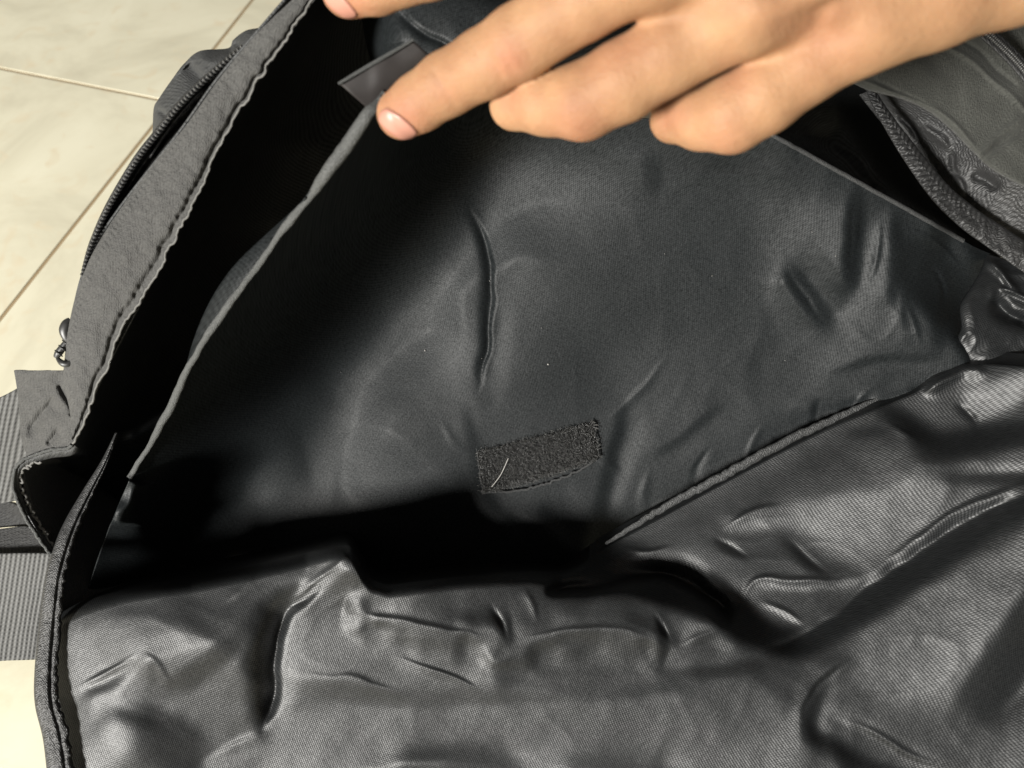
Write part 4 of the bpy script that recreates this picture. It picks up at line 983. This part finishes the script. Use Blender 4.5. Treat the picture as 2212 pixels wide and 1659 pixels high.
# ------------------------------------------------------------------ the hand
def skin_mat():
    M = NT('tan_skin')
    tc = M.n('ShaderNodeTexCoord')
    a = M.n('ShaderNodeTexNoise'); a.inputs['Scale'].default_value = 60; a.inputs['Detail'].default_value = 6; a.inputs['Roughness'].default_value = 0.65; M.l(tc.outputs['Object'], a.inputs['Vector'])
    r = M.n('ShaderNodeValToRGB'); e = r.color_ramp.elements
    e[0].position = 0.3; e[0].color = (0.285, 0.148, 0.077, 1); e[1].position = 0.7; e[1].color = (0.40, 0.230, 0.122, 1)
    M.l(a.outputs['Fac'], r.inputs['Fac'])
    at = M.n('ShaderNodeAttribute', attribute_name='blush')
    mx = M.n('ShaderNodeMix', data_type='RGBA'); M.l(at.outputs['Fac'], mx.inputs['Factor']); M.l(r.outputs['Color'], mx.inputs['A']); mx.inputs['B'].default_value = (0.36, 0.135, 0.085, 1)
    M.l(mx.outputs['Result'], M.b.inputs['Base Color'])
    M.b.inputs['Roughness'].default_value = 0.6; M.b.inputs['Specular IOR Level'].default_value = 0.25
    M.b.inputs['Subsurface Weight'].default_value = 0.3; M.b.inputs['Subsurface Radius'].default_value = (1.0, 0.35, 0.18); M.b.inputs['Subsurface Scale'].default_value = 0.002
    v = M.n('ShaderNodeTexVoronoi'); v.inputs['Scale'].default_value = 1100; M.l(tc.outputs['Object'], v.inputs['Vector'])
    w = M.n('ShaderNodeTexNoise'); w.inputs['Scale'].default_value = 260; w.inputs['Detail'].default_value = 6; M.l(tc.outputs['Object'], w.inputs['Vector'])
    hh = M.math('ADD', M.math('MULTIPLY', v.outputs['Distance'], 0.45), w.outputs['Fac'])
    bp = M.n('ShaderNodeBump'); bp.inputs['Strength'].default_value = 0.42; bp.inputs['Distance'].default_value = 0.0007
    M.l(hh, bp.inputs['Height']); M.l(bp.outputs[0], M.b.inputs['Normal'])
    return M.m
SKIN = skin_mat()
NAIL = plain('pink_fingernail', (0.43, 0.205, 0.150), 0.36, 0.5, 0.06, 120)

# each finger: (u, v, d, radius in pixels)
FINGERS = [
    [(752, -22, .236, 58), (815, -36, .230, 62), (930, -78, .220, 70), (1120, -170, .205, 80), (1330, -250, .195, 95)],
    [(868, 246, .2360, 54), (905, 222, .2330, 60), (965, 182, .2280, 66), (1045, 138, .2200, 71), (1120, 92, .2130, 77), (1260, 0, .2020, 82), (1430, -100, .1920, 96)],
    [(1190, 245, .256, 46), (1112, 226, .2330, 52), (1180, 222, .2260, 68), (1258, 220, .2200, 80), (1345, 176, .2140, 84), (1440, 118, .2090, 84), (1620, 20, .2010, 92)],
    [(1500, 250, .250, 46), (1455, 258, .2330, 48), (1515, 254, .2260, 68), (1580, 246, .2200, 82), (1650, 206, .2150, 82), (1740, 138, .2100, 84), (1880, 46, .2030, 98)],
]
PALM = [[(1430, -100, .1920, 96), (1800, -220, .203, 170), (2300, -300, .215, 220)],
        [(1620, 10, .1960, 96), (1850, -120, .201, 150), (2300, -230, .210, 200)],
        [(1880, 40, .2010, 98), (2010, -20, .200, 112), (2190, -90, .1985, 125), (2500, -210, .196, 150)],
        [(1330, -250, .195, 95), (1700, -330, .195, 170)]]
def segs(chain):
    out = []
    for a, b in zip(chain[:-1], chain[1:]):
        out.append((cs(*a[:3]), cs(*b[:3]), a[3] * F * a[2], b[3] * F * b[2]))
    return out
FSEG = [segs(f) for f in FINGERS]; PSEG = [s for c in PALM for s in segs(c)]
def cone(p, a, b, ra, rb):
    ab = (b - a).astype(np.float32); L2 = float(ab @ ab)
    h = np.clip(((p - a.astype(np.float32)) @ ab) / L2, 0, 1)
    q = p - a.astype(np.float32) - h[..., None] * ab
    return np.sqrt((q * q).sum(-1)) - (ra + (rb - ra) * h)
def smin(a, b, k):
    h = np.clip(0.5 + 0.5 * (b - a) / k, 0, 1); return b * (1 - h) + a * h - k * h * (1 - h)
px = F * 0.21
BUMPS = [  # little fleshy shapes: knuckles and tendons (u, v, d, radius, u2, v2, d2, radius2)
    ((1640, 20, .1890, 26), (1960, -100, .184, 30)), ((1800, 20, .1930, 24), (2100, -70, .188, 30))]
def sdf(p):
    p = p.astype(np.float32)
    # webs between the fingers get wider towards the palm
    uu = p[..., 0] / (-p[..., 2]) / F + 1106; vv = 829.5 - p[..., 1] / (-p[..., 2]) / F
    s = (uu - vv * 0.9)
    kk = [None] + [(np.clip((s - q) / 420, 0, 1) ** 1.2 * 62 + 4) * px for q in (700, 1115, 1345)]
    tot = None
    for fi, f in enumerate(FSEG):
        g = None
        for a, b, ra, rb in f:
            c = cone(p, a, b, ra, rb); g = c if g is None else smin(g, c, 14 * px)
        tot = g if tot is None else smin(tot, g, kk[fi])
    pal = None
    for a, b, ra, rb in PSEG:
        c = cone(p, a, b, ra, rb); pal = c if pal is None else smin(pal, c, 60 * px)
    tot = smin(tot, pal, 45 * px)
    for a, b in BUMPS:
        c = cone(p, cs(*a[:3]), cs(*b[:3]), a[3] * px, b[3] * px); tot = smin(tot, c, 22 * px)
    # creases over the finger joints
    def cr(u1, v1, u2, v2, dep, w):
        dx, dy = u2 - u1, v2 - v1; L = math.hypot(dx, dy)
        t = ((uu - u1) * dx + (vv - v1) * dy) / L; n = ((uu - u1) * dy - (vv - v1) * dx) / L
        return dep * px * np.exp(-(n / w) ** 2) * np.clip(np.minimum(t + 8, L + 8 - t) / 16, 0, 1)
    tot = tot + cr(1052, 108, 1088, 172, 3.6, 6) + cr(1074, 94, 1114, 160, 4.2, 6) + cr(1098, 86, 1134, 146, 3.2, 5) + cr(1120, 84, 1150, 128, 2.0, 5)
    tot = tot + cr(1212, 268, 1250, 296, 2.6, 5) + cr(1236, 250, 1276, 290, 2.6, 5) + cr(1540, 300, 1580, 328, 2.4, 5) + cr(1566, 284, 1606, 318, 2.4, 5) + cr(1132, 196, 1160, 262, 1.8, 7)
    tot = tot + cr(938, 154, 988, 236, 4.0, 7) + cr(925, 176, 955, 225, 1.0, 5)
    tot = tot + cr(1700, 120, 1860, 70, 2.6, 16) + cr(1640, 90, 1780, 40, 2.4, 14)
    # soft pads by the bent joints
    return tot

def surface_nets(lo, hi, h):
    n = np.ceil((hi - lo) / h).astype(int) + 1
    ax = [lo[i] + h * np.arange(n[i]) for i in range(3)]
    G = np.empty(n, np.float32)
    for i in range(0, n[0], 24):
        X, Y, Z = np.meshgrid(ax[0][i:i + 24], ax[1], ax[2], indexing='ij')
        G[i:i + 24] = sdf(np.stack([X, Y, Z], -1))
    G[0] = G[-1] = 1e-3; G[:, 0] = G[:, -1] = 1e-3; G[:, :, 0] = G[:, :, -1] = 1e-3
    ins = G < 0
    c = n - 1
    acc = np.zeros((*c, 3), np.float32); cnt = np.zeros(c, np.float32)
    offs = [(i, j, k) for i in (0, 1) for j in (0, 1) for k in (0, 1)]
    sl = lambda o: tuple(slice(o[i], o[i] + c[i]) for i in range(3))
    for a in offs:
        for axis in range(3):
            if a[axis]: continue
            b = list(a); b[axis] = 1
            ga, gb = G[sl(a)], G[sl(b)]
            x = (ga < 0) != (gb < 0)
            t = np.where(x, ga / np.where(x, ga - gb, 1), 0)
            for q in range(3):
                acc[..., q] += np.where(x, a[q] + (t if q == axis else 0), 0)
            cnt += x
    act = cnt > 0
    idx = -np.ones(c, np.int64); idx[act] = np.arange(act.sum())
    ii = np.argwhere(act).astype(float)
    V = lo + h * (ii + acc[act] / cnt[act][:, None])
    Q = []
    for axis in range(3):
        o1, o2 = [(1, 2), (2, 0), (0, 1)][axis]
        A = [slice(1, c[i]) for i in range(3)]; A[axis] = slice(0, c[axis])
        B = list(A); B[axis] = slice(1, c[axis] + 1)
        ga = ins[tuple(A)]; gb = ins[tuple(B)]
        e = np.argwhere(ga != gb); 
        flip = ga[ga != gb]
        e = e + np.array([0 if i == axis else 1 for i in range(3)])
        def at(d1, d2):
            r = e.copy(); r[:, o1] -= d1; r[:, o2] -= d2; return idx[r[:, 0], r[:, 1], r[:, 2]]
        q = np.stack([at(1, 1), at(0, 1), at(0, 0), at(1, 0)], 1)
        q[~flip] = q[~flip][:, ::-1]
        Q.append(q)
    Q = np.concatenate(Q)
    return V, Q

def build_hand():
    lo = np.array([(640 - 1106) * F * .24, (829.5 - 345) * F * .262 - .004, -0.275]); lo[1] = (829.5 - 345) * F * .21 - .006
    hi = np.array([(2480 - 1106) * F * .20, (829.5 + 380) * F * .20, -0.150])
    V, Q = surface_nets(lo, hi, 0.00085)
    # a little relaxation
    for it in range(3):
        acc = np.zeros_like(V); cn = np.zeros(len(V))
        for a in range(4):
            np.add.at(acc, Q[:, a], V[Q[:, (a + 1) % 4]]); np.add.at(cn, Q[:, a], 1)
            np.add.at(acc, Q[:, a], V[Q[:, (a - 1) % 4]]); np.add.at(cn, Q[:, a], 1)
        V = V * 0.5 + 0.5 * acc / cn[:, None]
    me = mesh_np('person', to_world(V), Q)
    # redder skin at the fingertips and over the joints
    uu = V[:, 0] / (-V[:, 2]) / F + 1106; vv = 829.5 - V[:, 1] / (-V[:, 2]) / F
    bl = np.zeros(len(V))
    for x, y, rr, k in ((868, 262, 60, .55), (960, 200, 34, .25), (1096, 130, 46, .5), (745, 10, 60, .5), (1240, 270, 70, .3), (1110, 215, 40, .35), (1560, 300, 60, .3), (1450, 250, 40, .35), (1330, 105, 70, .25), (1590, 165, 50, .25), (1780, 70, 90, .25), (1690, 50, 60, .2)):
        bl = np.maximum(bl, k * np.exp(-((uu - x) ** 2 + (vv - y) ** 2) / rr ** 2))
    at = me.attributes.new('blush', 'FLOAT', 'POINT'); at.data.foreach_set('value', bl.astype(np.float32))
    o = _link0('person', me, SKIN)
    tag(o, 'bare hand reaching in from the top right, fingers curled round the divider edge', 'person')
    return o
HAND = build_hand()

def ray_depth(u, v):
    r = cs(u, v, 1.0); d = np.full(np.shape(u), 0.15)
    for _ in range(60):
        p = r * d[..., None]; d = d + np.clip(sdf(p), -0.002, 0.01) * 0.8
    return d

def build_nail(corner, bulge, label=None):
    C = np.array(corner, float); n, m = 26, 26
    s = np.linspace(-1, 1, n)[:, None]; t = np.linspace(-1, 1, m)[None]
    # square to rounded patch
    x = s * np.sqrt(1 - 0.30 * t * t); y = t * np.sqrt(1 - 0.42 * s * s)
    X = (x + 1) / 2; Y = (y + 1) / 2
    u = (C[0, 0] * (1 - X) + C[1, 0] * X) * (1 - Y) + (C[3, 0] * (1 - X) + C[2, 0] * X) * Y
    v = (C[0, 1] * (1 - X) + C[1, 1] * X) * (1 - Y) + (C[3, 1] * (1 - X) + C[2, 1] * X) * Y
    d = ray_depth(u, v)
    d = np.minimum(d, d.min() + 0.012)
    e = np.clip(np.minimum(1 - np.abs(s), 1 - np.abs(t)) * 5, 0, 1)
    d = d - 0.0001 - bulge * e ** .6
    me = mesh_np('fingernail', to_world(cs(u, v, d).reshape(-1, 3)), grid_quads(n, m))
    o = _link0('fingernail', me, NAIL); o.parent = HAND
    md = o.modifiers.new('thickness', 'SOLIDIFY'); md.thickness = 0.0005; md.offset = 0
    return o
build_nail([(832, 226), (912, 288), (868, 306), (812, 262)], 0.0005)
build_nail([(706, -40), (780, 34), (746, 42), (698, 2)], 0.0005)

# ------------------------------------------------------------------ specks of lint on the divider
def build_lint():
    r = np.random.default_rng(3); V = []; Q = []; k = 0
    for i in range(12):
        u, v = r.uniform(700, 1900), r.uniform(450, 950)
        if i == 0: u, v = 1184, 787
        if i == 1: u, v = 918, 757
        d = float(div_depth(np.array([[u]]), np.array([[v]]))[0, 0]) - .0004
        s = (2.0 if i < 2 else r.uniform(.6, 1.1)) * F * d
        vs, qs = ellipsoid(cs(u, v, d), np.eye(3) * s * r.uniform(.7, 1.2, 3)[:, None], 4, 6); V.append(vs); Q.append(qs + k); k += len(vs)
    o = _link0('lint', mesh_np('lint', to_world(np.concatenate(V)), np.concatenate(Q)), LINT)
    tag(o, 'pale specks of lint on the black divider', 'lint', kind='stuff')
build_lint()
